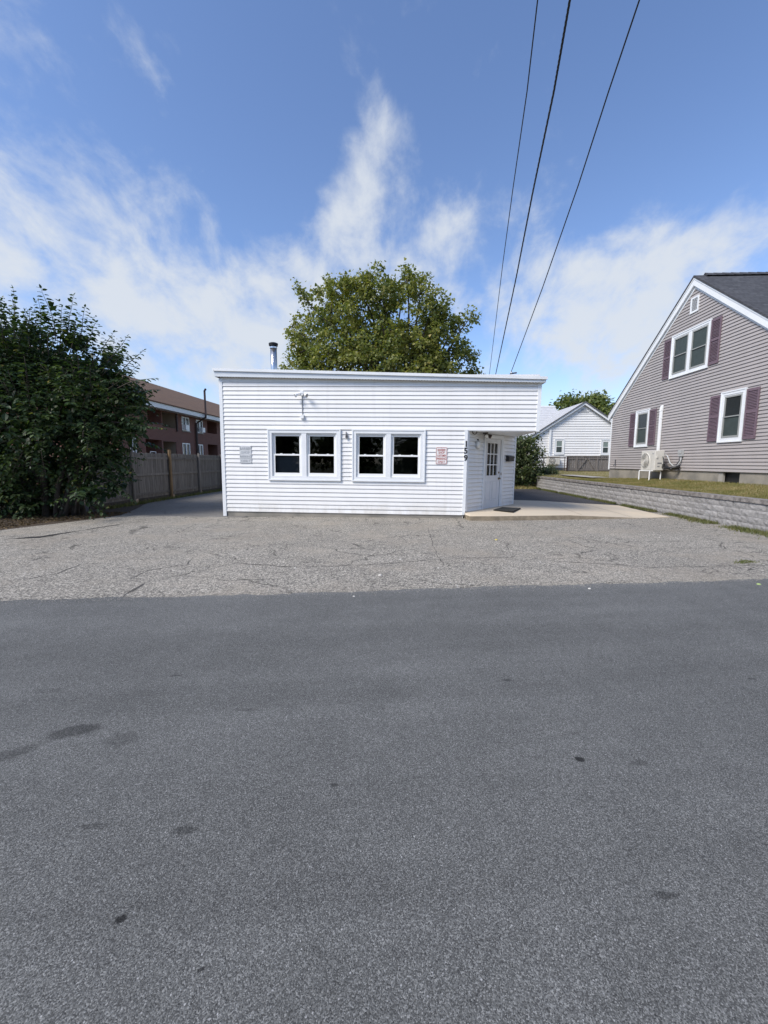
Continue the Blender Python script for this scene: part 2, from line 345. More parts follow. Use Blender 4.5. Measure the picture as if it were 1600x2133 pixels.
def sheet_holes(mb, x0, x1, z0, z1, holes, y):
    xs = sorted({x0, x1, *[h[0] for h in holes], *[h[1] for h in holes]}); zs = sorted({z0, z1, *[h[2] for h in holes], *[h[3] for h in holes]})
    for a, b in zip(xs, xs[1:]):
        for c, d in zip(zs, zs[1:]):
            xm, zm = (a+b)/2, (c+d)/2
            if a < x0-1e-6 or b > x1+1e-6 or c < z0-1e-6 or d > z1+1e-6: continue
            if any(h[0] < xm < h[1] and h[2] < zm < h[3] for h in holes): continue
            mb.box(a, b, y, y+.05, c, d)
LAPT = .023
def lap(parent, m, z0, z1, course, xl, xr, holes=(), mx=None, t=LAPT, name='siding_board', jog=0, splits=None, slot=.010):
    """individual clapboards; xl(z), xr(z) give the ends, holes are (x0,x1,z0,z1)"""
    z = z0; i = 0
    while z < z1-.012:
        h = min(course, z1-z); zt = z+h; cuts = [(xl, xr, None, None)]
        segs = [[None, None]]
        bl = sorted([(a, b) for a, b, c, d in holes if c < zt-.025 and d > z+.025])
        edges = []; cur = None
        for a, b in bl: edges.append((cur, a)); cur = b
        edges.append((cur, None))
        sp = splits(i) if splits else None
        out = []
        for a, b in edges:
            aa = a if a is not None else xl(z+h*.5); bb = b if b is not None else xr(z+h*.5)
            if sp and aa+.4 < sp < bb-.4: out += [(a, sp, 0), (sp, b, 1)]
            else: out.append((a, b, 0))
        for a, b, seg in out:
            dz = (jog*seg)
            pts = []
            for yy, zz in ((0, 0), (-t, 0), (-t, .008), (-.006, h-slot), (0, h-slot)):
                pts.append((yy, zz))
            L = []; R = []
            for yy, zz in pts:
                zc = min(max(z+zz, z), zt)
                L.append((a if a is not None else xl(zc), yy, z+zz+dz)); R.append((b if b is not None else xr(zc), yy, z+zz+dz))
            if R[1][0]-L[1][0] < .02 and R[3][0]-L[3][0] < .02: continue
            for q in range(5):
                if R[q][0] < L[q][0]:
                    mm = (R[q][0]+L[q][0])/2; L[q] = (mm, L[q][1], L[q][2]); R[q] = (mm+1e-4, R[q][1], R[q][2])
            MB().hexa(L, R).build(name, m, parent, mx)
        z += course; i += 1

def hung_window(parent, x0, x1, z0, z1, casing=.10, mx=None, units=1, room=False, screen=None, cm=None, sash=.05, shade=None, y0=-.045, lowshade=None):
    """double hung window(s): casing > sash, pane, rail, screen.  y<0 is outdoors"""
    cm = cm or M_TRIM
    w = MB().frame(x0, x1, z0, z1, casing, y0, .06); w.frame(x0-.0, x1+.0, z0-.0, z1+.0, casing*.32, y0-.014, y0+.001)
    ux0, ux1, uz0, uz1 = x0+casing, x1-casing, z0+casing, z1-casing
    mul = .13 if units > 1 else 0
    uw = (ux1-ux0-mul*(units-1))/units
    for k in range(units-1):
        xx = ux0+uw*(k+1)+mul*k; w.box(xx, xx+mul, y0+.006, .06, uz0, uz1)
    wo = w.build('window', cm, parent, mx)
    for k in range(units):
        a = ux0+k*(uw+mul); b = a+uw; zm = (uz0+uz1)/2; e = 0 if room else -.062
        MB().frame(a+.004, b-.004, uz0+.004, uz1-.004, .028, -.012+e*.4, .055+e).build('frame', M_SASH, wo)
        s = sash; a2, b2, c2, d2 = a+.032, b-.032, uz0+.032, uz1-.032
        sm = M_SASH if room or not screen else screen
        MB().frame(a2, b2, zm-.012, d2, s, .022+e, .05+e, wb=.035).build('sash', sm, wo)
        lo = MB().frame(a2, b2, c2, zm+.022, s*.9, -.006+e*.75, .020+e, wt=.044, wb=s*1.3) if room else MB().frame(a2, b2, c2, zm+.022, s*.9, .012+e, .048+e, wt=.034, wb=s*1.1)
        if room:
            for q in (.28, .72):
                xx = a2+(b2-a2)*q; lo.box(xx-.03, xx+.03, -.004, .024, zm+.022, zm+.036)
        lo.build('sash', sm, wo)
        def pane(x0_, x1_, y_, z0_, z1_, m_, nm): MB().poly([(x0_, y_, z0_), (x1_, y_, z0_), (x1_, y_, z1_), (x0_, y_, z1_)]).build(nm, m_, wo)
        if room:
            pane(a2+s-.01, b2-s+.01, .036, zm+.013, d2-s+.01, M_GLASS, 'pane')
            pane(a2+s*.9-.01, b2-s*.9+.01, .008, c2+s*1.3-.01, zm-.012, M_GLASS, 'pane')
        else:
            MB().box(a2+s*.8, b2-s*.8, .044+e, .047+e, zm+.01, d2-s*.8).build('pane', shade or M_SCREEN, wo)
            MB().box(a2+s*.8, b2-s*.8, .040+e, .043+e, c2+s*.8, zm+.005).build('pane', lowshade or M_SCREEN, wo)
    return wo
def text_mesh(body, size, depth=.002, align='CENTER', sx=1.0, bold=0.0):
    cu = bpy.data.curves.new('lettering', 'FONT'); cu.body = body; cu.size = size; cu.extrude = depth; cu.align_x = align; cu.offset = bold; cu.resolution_u = 3
    o = bpy.data.objects.new('lettering', cu); COL.objects.link(o); bpy.context.view_layer.update()
    me = bpy.data.meshes.new_from_object(o.evaluated_get(bpy.context.evaluated_depsgraph_get()))
    bpy.data.objects.remove(o); bpy.data.curves.remove(cu)
    R = Matrix.Rotation(math.pi/2, 4, 'X'); me.transform(Matrix.Scale(sx, 4, (1, 0, 0))); me.transform(R); me.materials.clear()
    return me

# ------------------------------------------------------------------ ground, road, pavings
def flat(name, pts, z, m, kind='structure', sub=0):
    return tag(MB().poly([(x, y, z if not callable(z) else z(x, y)) for x, y in pts]).build(name, m), kind=kind)
flat('ground', [(-300, -300), (300, -300), (300, 500), (-300, 500)], -.03, M_GROUND)
def re(x): return 4.865+.152*x
bd = []
for i in range(0, 241):      # ragged road edge
    x = -60+i*.5
    bd.append((x, re(x)))
road_edge = []
x = -14.0
while x < 14: road_edge.append((x, re(x)+random.uniform(-.022, .022)+.02*math.sin(x*1.3)+.018*math.sin(x*5.7+1)+.012*math.sin(x*13.1))); x += .09
pts = [(60, re(60)), (60, re(60)-9.5), (-60, re(-60)-9.5), (-60, re(-60))]+road_edge
flat('road', pts, .004, M_ROAD)
flat('parking_apron', [(-60, re(-60)-.4), (60, re(60)-.4), (60, re(60)+.6), (8.3, re(8.3)+.9), (8.05, 9.0), (7.95, 13.2), (3.0, 13.2), (-4.4, 11.20), (-8.0, 11.45), (-8.35, 10.2), (-8.95, 8.7), (-11.5, 6.2), (-60, re(-60)+1.0)], 0.0, M_APRON)
flat('driveway', [(-8.05, 11.42), (-4.4, 11.17), (-4.4, 34), (-9.55, 34), (-9.6, 22), (-9.5, 15.0), (-8.6, 12.9)], -.004, M_DRIVE)
flat('rear_driveway', [(3.2, 13.0), (7.9, 13.0), (7.75, 24.6), (2.5, 24.9)], -.006, M_SEAL)
flat('soil_bed', [(-8.0, 11.45), (-8.35, 10.15), (-8.95, 8.65), (-11.5, 6.2), (-16, 5.8), (-16, 34), (-9.5, 34), (-9.5, 15), (-8.6, 12.9)], -.012, M_SOIL)
# cracks in the old apron: narrow sunken ribbons
def ribbon(name, px, w, m=M_CRACK, z=.003, jit=.02):
    P = [atz(a, b) for a, b in px]; pts = []
    for a, b in zip(P, P[1:]):
        n = max(2, int(np.linalg.norm(b-a)/.12))
        for k in range(n): pts.append(a+(b-a)*k/n)
    pts.append(P[-1]); L = []; R = []
    for i, p in enumerate(pts):
        d = pts[min(i+1, len(pts)-1)]-pts[max(i-1, 0)]; nrm = np.array([-d[1], d[0], 0]); nrm /= np.linalg.norm(nrm)+1e-9
        ww = (w[min(int(i/len(pts)*len(w)), len(w)-1)] if isinstance(w, (list, tuple)) else w)*random.uniform(.35, 1.25)
        c = p+nrm*random.uniform(-jit, jit); L.append((*(c+nrm*ww/2)[:2], z)); R.append((*(c-nrm*ww/2)[:2], z))
    mb = MB(); mb.v = L+R; n = len(L); mb.f = [(i, i+1, n+i+1, n+i) for i in range(n-1)]
    return mb.build(name, m, bpy.data.objects['parking_apron'])
ribbon('crack', [(1140, 1168), (1210, 1172), (1290, 1177), (1360, 1182), (1480, 1180), (1600, 1177)], .022)
ribbon('crack', [(893, 1100), (900, 1130), (912, 1160), (925, 1178)], .016)
ribbon('crack', [(575, 1180), (680, 1180), (800, 1175), (905, 1166), (960, 1163), (1080, 1160)], .016)
ribbon('crack', [(60, 1206), (120, 1195), (165, 1176)], .02)
ribbon('crack', [(270, 1205), (310, 1188), (390, 1176), (400, 1165)], .016)
ribbon('crack', [(1160, 1131), (1300, 1129), (1420, 1128), (1500, 1122)], .010)
ribbon('crack', [(500, 1173), (540, 1176), (600, 1180)], .02)
ribbon('crack', [(255, 1244), (275, 1230), (300, 1216)], [.015, .04, .03])
ribbon('tar_seam', [(8, 1124), (45, 1121), (80, 1119), (105, 1115), (125, 1112), (165, 1106), (200, 1100), (225, 1096), (250, 1093)], [.04, .16, .30, .26, .12, .05, .05, .07, .12, .06], mat('wet_tar', (.030, .028, .026), .6, .3, 9))
# fallen yellow leaf specks and pebbles on the apron and road
def pebble(px, py, s, m, name, label, cat, group):
    p = atz(px, py); mb = MB(); n = 7
    ang = [2*math.pi*i/n+random.uniform(-.2, .2) for i in range(n)]
    mb.hexa([(p[0]+s*math.cos(a)*random.uniform(.7, 1.1), p[1]+s*.8*math.sin(a), .004) for a in ang], [(p[0]+.6*s*math.cos(a), p[1]+.5*s*math.sin(a), .004+s*.45) for a in ang])
    return tag(mb.build(name, m), label, cat, group)
M_YL = mat('yellow_leaf', (.52, .43, .10), .7)
M_PEB = mat('pale_pebble', (.55, .53, .49), .9)
pebble(1034, 1125, .035, M_YL, 'fallen_leaf', 'yellow fallen leaf lying on the old parking asphalt', 'leaf', None)
pebble(1580, 1218, .03, mat('green_leaf_bit', (.30, .40, .15), .7), 'fallen_leaf', 'pale green leaf scrap on the road by the asphalt seam', 'leaf', None)
for a, b, s in ((1374, 1120, .022), (834, 1166, .022), (792, 1199, .03), (737, 1243, .016), (1228, 1227, .02), (913, 1184, .02), (615, 1184, .02)):
    pebble(a, b, s, M_PEB, 'pebble', 'small pale pebble lying loose on the asphalt', 'pebble', 'loose pebbles on the asphalt')

def gravel(name, gen, n, r0, r1, m, label):
    V = []; Fc = []
    for k in range(n):
        x, y = gen(); r_ = random.uniform(r0, r1); a = random.uniform(0, 6.28); q = len(V)
        for j in range(4): V.append((x+r_*math.cos(a+j*1.57)*random.uniform(.7, 1.2), y+r_*math.sin(a+j*1.57)*random.uniform(.7, 1.2), .002))
        V.append((x+random.uniform(-.3, .3)*r_, y, .004+r_*random.uniform(.5, .9))); Fc += [(q, q+1, q+4), (q+1, q+2, q+4), (q+2, q+3, q+4), (q+3, q, q+4)]
    me = bpy.data.meshes.new(name); me.from_pydata(V, [], Fc); me.materials.append(m); return tag(link(name, me), label, 'gravel', None, 'stuff')
def g_seam():
    x = random.uniform(-6, 7); return x, re(x)+random.gauss(.0, .07)
gravel('loose_gravel', g_seam, 3500, .003, .010, mat('loose_stone', (.34, .32, .285), .95, .5, 60), 'loose gravel crumbs along the ragged seam between road and apron')
def g_scatter():
    x = random.uniform(-6, 7); y = re(x)+random.random()*5.5; return x, y
gravel('scattered_grit', g_scatter, 2500, .003, .009, mat('grit', (.36, .34, .30), .95, .5, 60), 'fine grit scattered over the old parking asphalt')
# raised lawn behind the retaining wall
RX, RT = 8.0, .72
def lawn_z(x, y):
    k = min(max((x-RX-.3)/2.1, 0), 1); return .70+k*(.20 if y < 17 else max(.06, .20-(y-17)*.035))
mb = MB(); nx, ny = 14, 60
for j in range(ny+1):
    for i in range(nx+1):
        x = RX+.18+(i/nx)**1.6*40; y = 5.5+(j/ny)*60
        z = lawn_z(x, y)+(.012*math.sin(x*3+y)*math.sin(y*2.1))
        if y > 24.5 and x < 30: z = max(z, .72+min((y-24.5)*.04, .22))
        mb.v.append((x, y, z))
for j in range(ny):
    for i in range(nx):
        k = j*(nx+1)+i; mb.f.append((k, k+1, k+nx+2, k+nx+1))
LAWNM = mat('lawn_soil', (.27, .215, .11), .95, 0, 1.6, .6, 30, col2=(.17, .16, .06))
tag(mb.build('lawn', LAWNM, smooth=True), kind='structure')
# bank at the end of the retaining wall, rising to the rear lawn
mb = MB(); mb.v = []
for j in range(9):
    for i in range(13):
        x = 2.6+i*.47; y = 24.55+j*1.4
        z = -.01+.75*min(max((x-4.6)/3.4, 0), 1)*min(j/3, 1)*(.5+.5*min(j/6, 1)) + .12*min(j/5, 1)
        mb.v.append((x, y, z))
for j in range(8):
    for i in range(12):
        k = j*13+i; mb.f.append((k, k+1, k+14, k+13))
tag(mb.build('grass_bank', LAWNM, smooth=True), kind='structure')
flat('garden_path', [(9.4, 21.2), (10.46, 21.5), (10.46, 23.4), (10.46, 26.0), (9.5, 26.0)], .80, M_PATH)

# blades of grass
def blades(name, gen, n, h0, h1, m, w=.006, label=None, cat='grass'):
    V = np.zeros((n*3, 3)); k = 0
    while k < n:
        p = gen()
        if p is None: continue
        a = random.uniform(0, 6.283); h = random.uniform(h0, h1); ln = random.uniform(.1, .7)*h
        dx, dy = math.cos(a), math.sin(a); b2 = a+random.uniform(.8, 2.2)
        V[k*3] = (p[0]-dx*w, p[1]-dy*w, p[2]); V[k*3+1] = (p[0]+dx*w, p[1]+dy*w, p[2]); V[k*3+2] = (p[0]+math.cos(b2)*ln, p[1]+math.sin(b2)*ln, p[2]+h); k += 1
    me = bpy.data.meshes.new(name); me.from_pydata(V.tolist(), [], [(i*3, i*3+1, i*3+2) for i in range(n)]); me.materials.append(m)
    return tag(link(name, me), label, cat, None, 'stuff')
def g_lawn():
    y = random.uniform(7.5, 31); x = RX+.30+random.random()**1.5*(2.15 if y < 21.8 else 8)
    if random.random() > min(1, 14/y): return None
    z = lawn_z(x, y)
    if y > 24.5: z = max(z, .72+min((y-24.5)*.04, .22))
    if 9.4 < x < 10.5 and 21.2 < y < 26: return None
    return (x, y, z-.005)
blades('lawn_grass', g_lawn, 70000, .02, .065, M_GRASS, .007, 'short patchy green and straw lawn grass above the retaining wall')
def g_weed():
    y = 7.0+random.random()*18; d = abs(random.gauss(0, .09))
    if y < 11.5: d = abs(random.gauss(0, .16))
    if math.sin(y*2.3)+math.sin(y*5.1+1)*.6 < -.9: return None
    x = RX-.01-d*(1.0 if y > 12 else 1.2)
    return (x, y, 0)
blades('weeds', g_weed, 12000, .02, .10, M_WEED, .008, 'low green weeds along the foot of the block retaining wall')
def g_patch():
    c = atz(1553+random.gauss(0, 13), 1171+random.gauss(0, 2)); return (c[0], c[1], 0)
blades('weed_patch', g_patch, 300, .004, .02, M_WEED, .008, 'small weed patch sprouting from a crack in the apron')
def g_fence():
    y = 13+random.random()*17; x = -9.62+random.gauss(0, .12); return (x, y, -.01)
blades('fence_grass', g_fence, 5000, .02, .16, M_WEED, .009, 'scruffy grass along the foot of the tall board fence')
def g_bank():
    x = 2.8+random.random()*5.2; y = 24.55+random.random()**1.5*9
    u = (x-2.6)/.47; z = -.01+.75*min(max((x-4.6)/3.4, 0), 1)*min((y-24.55)/4.2, 1)*(.5+.5*min((y-24.55)/8.4, 1))+.12*min((y-24.55)/7, 1)
    return (x, y, z-.01)
blades('bank_grass', g_bank, 9000, .04, .16, M_GRASS, .014, 'longer grass on the bank at the end of the rear driveway')
def g_litter():
    x = -8.2-random.random()**1.2*4.5; y = 7.2+random.random()*5
    if y < 8.65+(-8.95-x)*.9*1.0 and x < -8.9 and y < 8.2: pass
    lim = 11.45+(x+8.0)*1.6 if x > -9 else 8.6+(x+8.95)*.95
    return (x, y, -.008) if y > lim else None
blades('leaf_litter', g_litter, 7000, .004, .03, leaf_mat('dead_leaf', [(.10, .065, .03), (.055, .035, .02), (.16, .11, .05)], .1, .8, 3), .03, 'dry brown leaf litter under the big dark bush', 'leaf litter')

# concrete landing
SLW = lambda x: .17 if x < 4.6 else max(.17-(x-4.6)*.053, .012)
def slab():
    fr0 = [(1.70, 11.38), (1.78, 11.28), (2.4, 11.30), (3.3, 11.40), (4.5, 11.54), (5.6, 11.67), (6.6, 11.80), (7.55, 11.98)]
    fr = [(x, y+d) for (x, y), d in zip(fr0, (-.12, -.30, -.28, -.24, -.17, -.11, -.05, 0))]
    bk = [(1.70, 11.50), (1.9, 11.72), (2.5, 12.6), (3.55, 14.0), (3.72, 15.4), (5.0, 15.3), (6.4, 15.25), (7.75, 15.2)]
    mb = MB(); n = 7
    for i, (a, b) in enumerate(zip(fr, bk)):
        for j in range(n+1):
            f = j/n; x = a[0]+(b[0]-a[0])*f; y = a[1]+(b[1]-a[1])*f; z = max(SLW(x)-.055*(1-f)**2, .012)
            z += random.uniform(-.002, .002)
            if x > 6.9: z = max(z, .012)
            mb.v.append((x, y+(.0 if j else random.uniform(-.012, .012)), z))
    for i in range(len(fr)-1):
        for j in range(n):
            k = i*(n+1)+j; mb.f.append((k, k+n+1, k+n+2, k+1))
    top_ = mb; mb = MB(); k0 = len(fr)
    for i, a in enumerate(fr): mb.v.append(top_.v[i*(n+1)])
    for i, a in enumerate(fr): mb.v.append((a[0]+.01, a[1]-.03+random.uniform(-.015, .015), -.02))
    for i in range(len(fr)-1): mb.f.append((i, k0+i, k0+i+1, i+1))
    mb.poly([(1.70, 11.38, .17), (1.70, 11.50, .17), (1.70, 11.52, -.02), (1.71, 11.35, -.02)])
    o = tag(top_.build('concrete_landing', M_CONC), kind='structure'); mb.build('front_edge', mat('slab_edge', (.27, .225, .16), .9, 0, 5, .8, 30, col2=(.17, .14, .10)), o); return o
land = slab()
for x0, y0, x1, y1 in ((4.95, 11.62, 4.95, 15.28), (6.4, 11.8, 6.35, 15.2)):
    mb = MB(); n = 10
    for i in range(n):
        a = i/n; b = (i+1)/n; xa, ya = x0+(x1-x0)*a, y0+(y1-y0)*a; xb, yb = x0+(x1-x0)*b, y0+(y1-y0)*b
        za, zb = (max(SLW(q)-.055*(1-f_)**2, .012)+.006 for q, f_ in ((xa, a), (xb, b)))
        mb.poly([(xa-.006, ya, za), (xa+.006, ya, za), (xb+.006, yb, zb), (xb-.006, yb, zb)])
    mb.build('control_joint', mat('joint_brown', (.26, .22, .17), .95), land)  # joints drawn as thin strips darker than the slab

# ------------------------------------------------------------------ retaining wall
rw = empty('retaining_wall', (RX, 7.0, 0), 'long grey split-face block retaining wall with cap stones below the lawn', 'retaining wall')
bvar = []
for k in range(7):
    bw_, bh, dep = .452, .152, .25; nx_, nz_ = 5, 3; mb = MB()
    for j in range(nz_+1):
        for i in range(nx_+1):
            e = (i in (0, nx_)) or (j in (0, nz_))
            mb.v.append((-(.0 if e else random.uniform(.004, .018)), i/nx_*bw_, j/nz_*bh))
    for j in range(nz_):
        for i in range(nx_):
            q = j*(nx_+1)+i; mb.f.append((q, q+1, q+nx_+2, q+nx_+1))
    mb.box(.001, dep, .001, bw_-.001, .001, bh-.001)
    bvar.append(mb.mesh('block', M_STONE))
cvar = []
for k in range(4):
    mb = MB(); ns = 6
    bot = []; 
    for i in range(ns+1): bot.append((-.03+random.uniform(-.008, .008), i/ns*.455, 0))
    bot += [(.26, .455, 0), (.26, 0, 0)]
    top = [(p[0]+random.uniform(-.004, .006), p[1], .095) for p in bot]
    mb.hexa(bot, top); cvar.append(mb.mesh('cap_stone', M_CAP))
for r in range(4):
    off = -(.23 if r % 2 else 0)
    for i in range(40):
        y = i*.458+off
        if y+7.0 > 25.0: break
        link('block', random.choice(bvar), rw, T(r*.012, y, -.005+r*.157))
for i in range(40):
    y = i*.46
    if y+7.0 > 25.0: break
    link('cap_stone', random.choice(cvar), rw, T(.03, y, .625))
MB().box(.052, .2, .05, 17.9, -.02, .62).build('joint_fill', mat('block_dust', (.42, .41, .40), .95), rw)
for r in range(4):   # return at the far end
    link('block', random.choice(bvar), rw, Matrix.Translation((.02, 18.32, -.005+r*.157)) @ Matrix.Rotation(-math.pi/2, 4, 'Z') @ Matrix.Translation((0, 0, 0)))

# ------------------------------------------------------------------ barber shop building
OX, OY = -1.0, 11.45
shop = empty('shop_building', (OX, OY, 0), 'low white clapboard shop with flat roof, paired windows and clipped corner entrance', 'building', rz=-.012, ry=.008)
def lx(x): return x-OX
XL, XC, XR = lx(-5.06), lx(1.66), lx(3.56)
BX, BY = lx(3.60), 13.95-OY
DEP = 9.2
WIN = [(lx(-3.75), lx(-1.72), 1.0, 2.415), (lx(-1.41), lx(.585), 1.0, 2.415)]
ZB, ZO, ZT = .105, 2.405, 3.74
ftop = lambda x: 4.0-(x-lx(-5.14))/8.85*.225
fbot = lambda x: 3.785-(x-lx(-5.14))/8.85*.155
CR = .1143
jogs = {4: -1.55, 5: -1.55, 14: 0.0}
lap(shop, M_WHITE, ZB, ZO, CR, lambda z: XL+.075, lambda z: XC-.0, [(a-.0, b+.0, c, d) for a, b, c, d in WIN], splits=lambda i: {0: lx(.2), 1: lx(-2.0), 2: lx(-1.5), 3: lx(-3.2), 5: lx(-2.9), 6: lx(-2.9)}.get(i, None), jog=.004)
nU = int(round((ZT-ZO)/CR)); cu_ = CR
lap(shop, M_WHITE, ZO, ZO+cu_*12+.02, cu_, lambda z: XL+.075, lambda z: XR-.06, splits=lambda i: {1: lx(-1.9), 4: lx(.9), 7: lx(-2.2), 9: lx(1.3)}.get(i, None), jog=.003)
# sheathing with the real openings
mb = MB(); sheet_holes(mb, XL+.02, XC+.0, -.02, ZO, WIN, .004); mb.box(XL+.02, XR-.02, .004, .054, ZO, ZT+.12); mb.build('wall', M_WHITE, shop)
# corner posts
MB().box(XL-.02, XL+.075, -.032, .10, -.03, 2.30).build('corner_post', M_TRIM, shop)
MB().box(XL-.018, XL+.073, -.030, .10, 2.304, ZT).build('corner_post', M_TRIM, shop)
cp = MB(); cp.box(XC-.035, XC+.05, -.034, .0, .12, ZO+.02); cp.hexa([(XC+.048, -.034, .22), (XC+.052, -.034, .22), (XC+.118, .055, .22), (XC+.09, .075, .22)], [(XC+.048, -.034, ZO), (XC+.052, -.034, ZO), (XC+.118, .055, ZO), (XC+.09, .075, ZO)]); cp.build('corner_post', M_TRIM, shop)
MB().box(XR-.06, XR+.03, -.030, .09, ZO-.02, ZT).build('corner_post', M_TRIM, shop)
# foundation
MB().box(XL+.06, XC-.02, .0, .20, -.08, .104).build('foundation', M_FOUND, shop)
MB().box(XL+.0, XL+.2, .2, DEP, -.08, .2).build('foundation', M_FOUND, shop)
# side and rear walls
sd = MB(); sd.box(XL, XL+.08, .054, DEP, .05, ZT+.1); sd.box(XL, XR, DEP-.08, DEP, .05, ZT+.1); sd.box(XR-.08, XR, BY, DEP, .03, ZT+.1); sd.box(XR-.08, XR-.002, .054, BY, ZO-.02, ZT+.1); sd.build('side_wall', M_WHITE, shop)
# side clapboards (left flank and the short return over the entrance)
mL = Matrix.Translation((XL, DEP, 0)) @ Matrix.Rotation(-math.pi/2, 4, 'Z')
lap(shop, M_WHITE, .16, ZT, CR, lambda z: .05, lambda z: DEP-.12, mx=mL)
mR = Matrix.Translation((XR, .09, 0)) @ Matrix.Rotation(math.pi/2, 4, 'Z')
lap(shop, M_WHITE, ZO, ZT, CR, lambda z: 0.0, lambda z: DEP-.1, mx=mR)
mR2 = Matrix.Translation((XR, BY+.09, 0)) @ Matrix.Rotation(math.pi/2, 4, 'Z')
lap(shop, M_WHITE, .10, ZO, CR, lambda z: 0.0, lambda z: DEP-BY-.2, mx=mR2)
# soffit over the entrance
MB().hexa([(XC, .054, ZO-.012), (XR-.08, .054, ZO-.012), (XR-.08, BY+.2, ZO-.012)], [(XC, .054, ZO+.03), (XR-.08, .054, ZO+.03), (XR-.08, BY+.2, ZO+.03)]).build('soffit', M_TRIM, shop)
MB().box(XC+.06, XR-.06, -.018, .05, ZO-.014, ZO-.001).build('soffit_trim', M_TRIM, shop)
# angled entrance wall
AL = math.hypot(BX-XC, BY); AA = math.atan2(BY, BX-XC)
mA = Matrix.Translation((XC, 0, 0)) @ Matrix.Rotation(AA, 4, 'Z')
SL = .172
def on_angle(px, py):
    d = Vector(ray(px, py)); o = Vector(CO); a = Vector((1.66, 11.45, 0)); n = Vector((BY, -(BX-XC), 0))
    p = o+d*((a-o).dot(n)/d.dot(n)); return (Vector((p.x-1.66, p.y-11.45, 0)).length, p.z)
d0 = on_angle(1003.5, 1040)[0]; d1 = on_angle(1035.5, 1040)[0]; dz1 = on_angle(1020, 907)[1]
DZ = 2.255
print('DOOR', d0, d1, dz1, AL)
holeA = [(d0-.09, d1+.15, 0, DZ+.10)]
lap(shop, M_WHITE, SL+.02, ZO, CR, lambda z: .10, lambda z: AL-.05, holeA, mx=mA, t=.032, slot=.016)
aw = MB(); sheet_holes(aw, .0, AL, SL-.1, ZO+.05, [(d0-.02, d1+.02, 0, DZ+.02)], .004); aw.build('entrance_wall', M_WHITE, shop, mA)
MB().box(AL-.055, AL+.03, -.03, .05, SL, ZO).build('corner_post', M_TRIM, shop, mA)
dt = MB(); dt.box(d0-.09, d0-.005, -.04, .05, SL, DZ+.10); dt.box(d1+.005, d1+.15, -.04, .05, SL, DZ+.10); dt.box(d0-.005, d1+.005, -.04, .05, DZ, DZ+.10)
dt.box(d1+.06, d1+.15, -.055, -.0395, SL, DZ+.10); dt.box(d0-.09, d0-.06, -.055, -.0395, SL, DZ+.10)
dfr = dt.build('door_frame', M_TRIM, shop, mA)
MB().box(d0-.005, d1+.005, -.03, .05, SL-.012, SL+.012).build('threshold', M_GALV, dfr)
MB().box(d1+.012, d1+.05, -.0445, -.0395, 1.17, 1.25).build('strike_plate', M_BRASS, dfr)
D0, D1 = d0+.006, d1-.012
W_ = D1-D0; gx0, gx1, gz0, gz1 = D0+.14*W_, D1-.20*W_, SL+1.0, DZ-.13
dm = MB(); sheet_holes(dm, D0, D1, SL+.014, DZ-.006, [(gx0, gx1, gz0, gz1)], -.012)
door = dm.build('door', M_DOOR, shop, mA)
MB().frame(gx0-.035, gx1+.035, gz0-.035, gz1+.035, .035, -.026, -.0125).build('glazing_frame', M_DOOR, door)
MB().box(gx0, gx1, .008, .012, gz0, gz1).build('pane', M_GLASS, door)
MB().box(gx0-.02, gx1+.02, .04, .045, gz0-.02, gz1+.02).build('blind', mat('door_blind', (.10, .10, .12), .8, .7, 22, stretch=(1, 1, 6)), door)
for k in range(1, 3):
    xx = gx0+(gx1-gx0)*k/3; MB().box(xx-.010, xx+.010, -.020, .004, gz0, gz1).build('muntin', M_SASH, door)
    zz = gz0+(gz1-gz0)*k/3; MB().box(gx0, gx1, -.0195, .0035, zz-.012, zz+.012).build('muntin', M_SASH, door)
for xa, xb in ((D0+.10*W_, D0+.42*W_), (D0+.52*W_, D0+.84*W_)):
    pm = MB(); pm.frame(xa, xb, SL+.24, SL+.84, .02, -.020, -.0125); pm.hexa([(xa+.04, -.0125, SL+.28), (xb-.04, -.0125, SL+.28), (xb-.04, -.0125, SL+.80), (xa+.04, -.0125, SL+.80)], [(xa+.06, -.021, SL+.30), (xb-.06, -.021, SL+.30), (xb-.06, -.021, SL+.78), (xa+.06, -.021, SL+.78)]); pm.build('door_panel', M_DOOR, door)
kn = MB(); kx = D1-.065; kn.tube([(kx, -.01, SL+.90), (kx, -.02, SL+.90), (kx, -.022, SL+.90), (kx, -.045, SL+.90), (kx, -.055, SL+.90), (kx, -.08, SL+.90), (kx, -.085, SL+.90)], [.034, .034, .012, .012, .026, .026, .012], 12); kn.build('door_knob', M_BRASS, door, smooth=False)
kd = MB(); kd.tube([(kx, -.01, SL+1.08), (kx, -.026, SL+1.08)], .03, 12); kd.tube([(kx, -.026, SL+1.08), (kx, -.036, SL+1.08)], .012, 8); kd.build('deadbolt', M_BRASS, door)
# windows with a room behind
for a, b, c, d in WIN: hung_window(shop, a, b, c, d, .115, None, 2, True)
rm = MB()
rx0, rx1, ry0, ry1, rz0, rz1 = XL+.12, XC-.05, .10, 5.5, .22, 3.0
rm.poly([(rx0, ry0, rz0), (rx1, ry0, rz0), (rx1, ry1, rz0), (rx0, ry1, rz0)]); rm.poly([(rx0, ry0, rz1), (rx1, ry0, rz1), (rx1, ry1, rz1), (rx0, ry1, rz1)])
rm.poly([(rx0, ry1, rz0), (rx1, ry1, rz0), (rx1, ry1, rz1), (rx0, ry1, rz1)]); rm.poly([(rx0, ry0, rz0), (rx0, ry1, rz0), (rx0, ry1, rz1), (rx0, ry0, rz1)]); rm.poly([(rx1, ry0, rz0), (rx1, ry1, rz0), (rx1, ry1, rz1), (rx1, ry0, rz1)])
rm.box(lx(-.75), lx(.3), 1.2, 1.25, .25, 2.9)
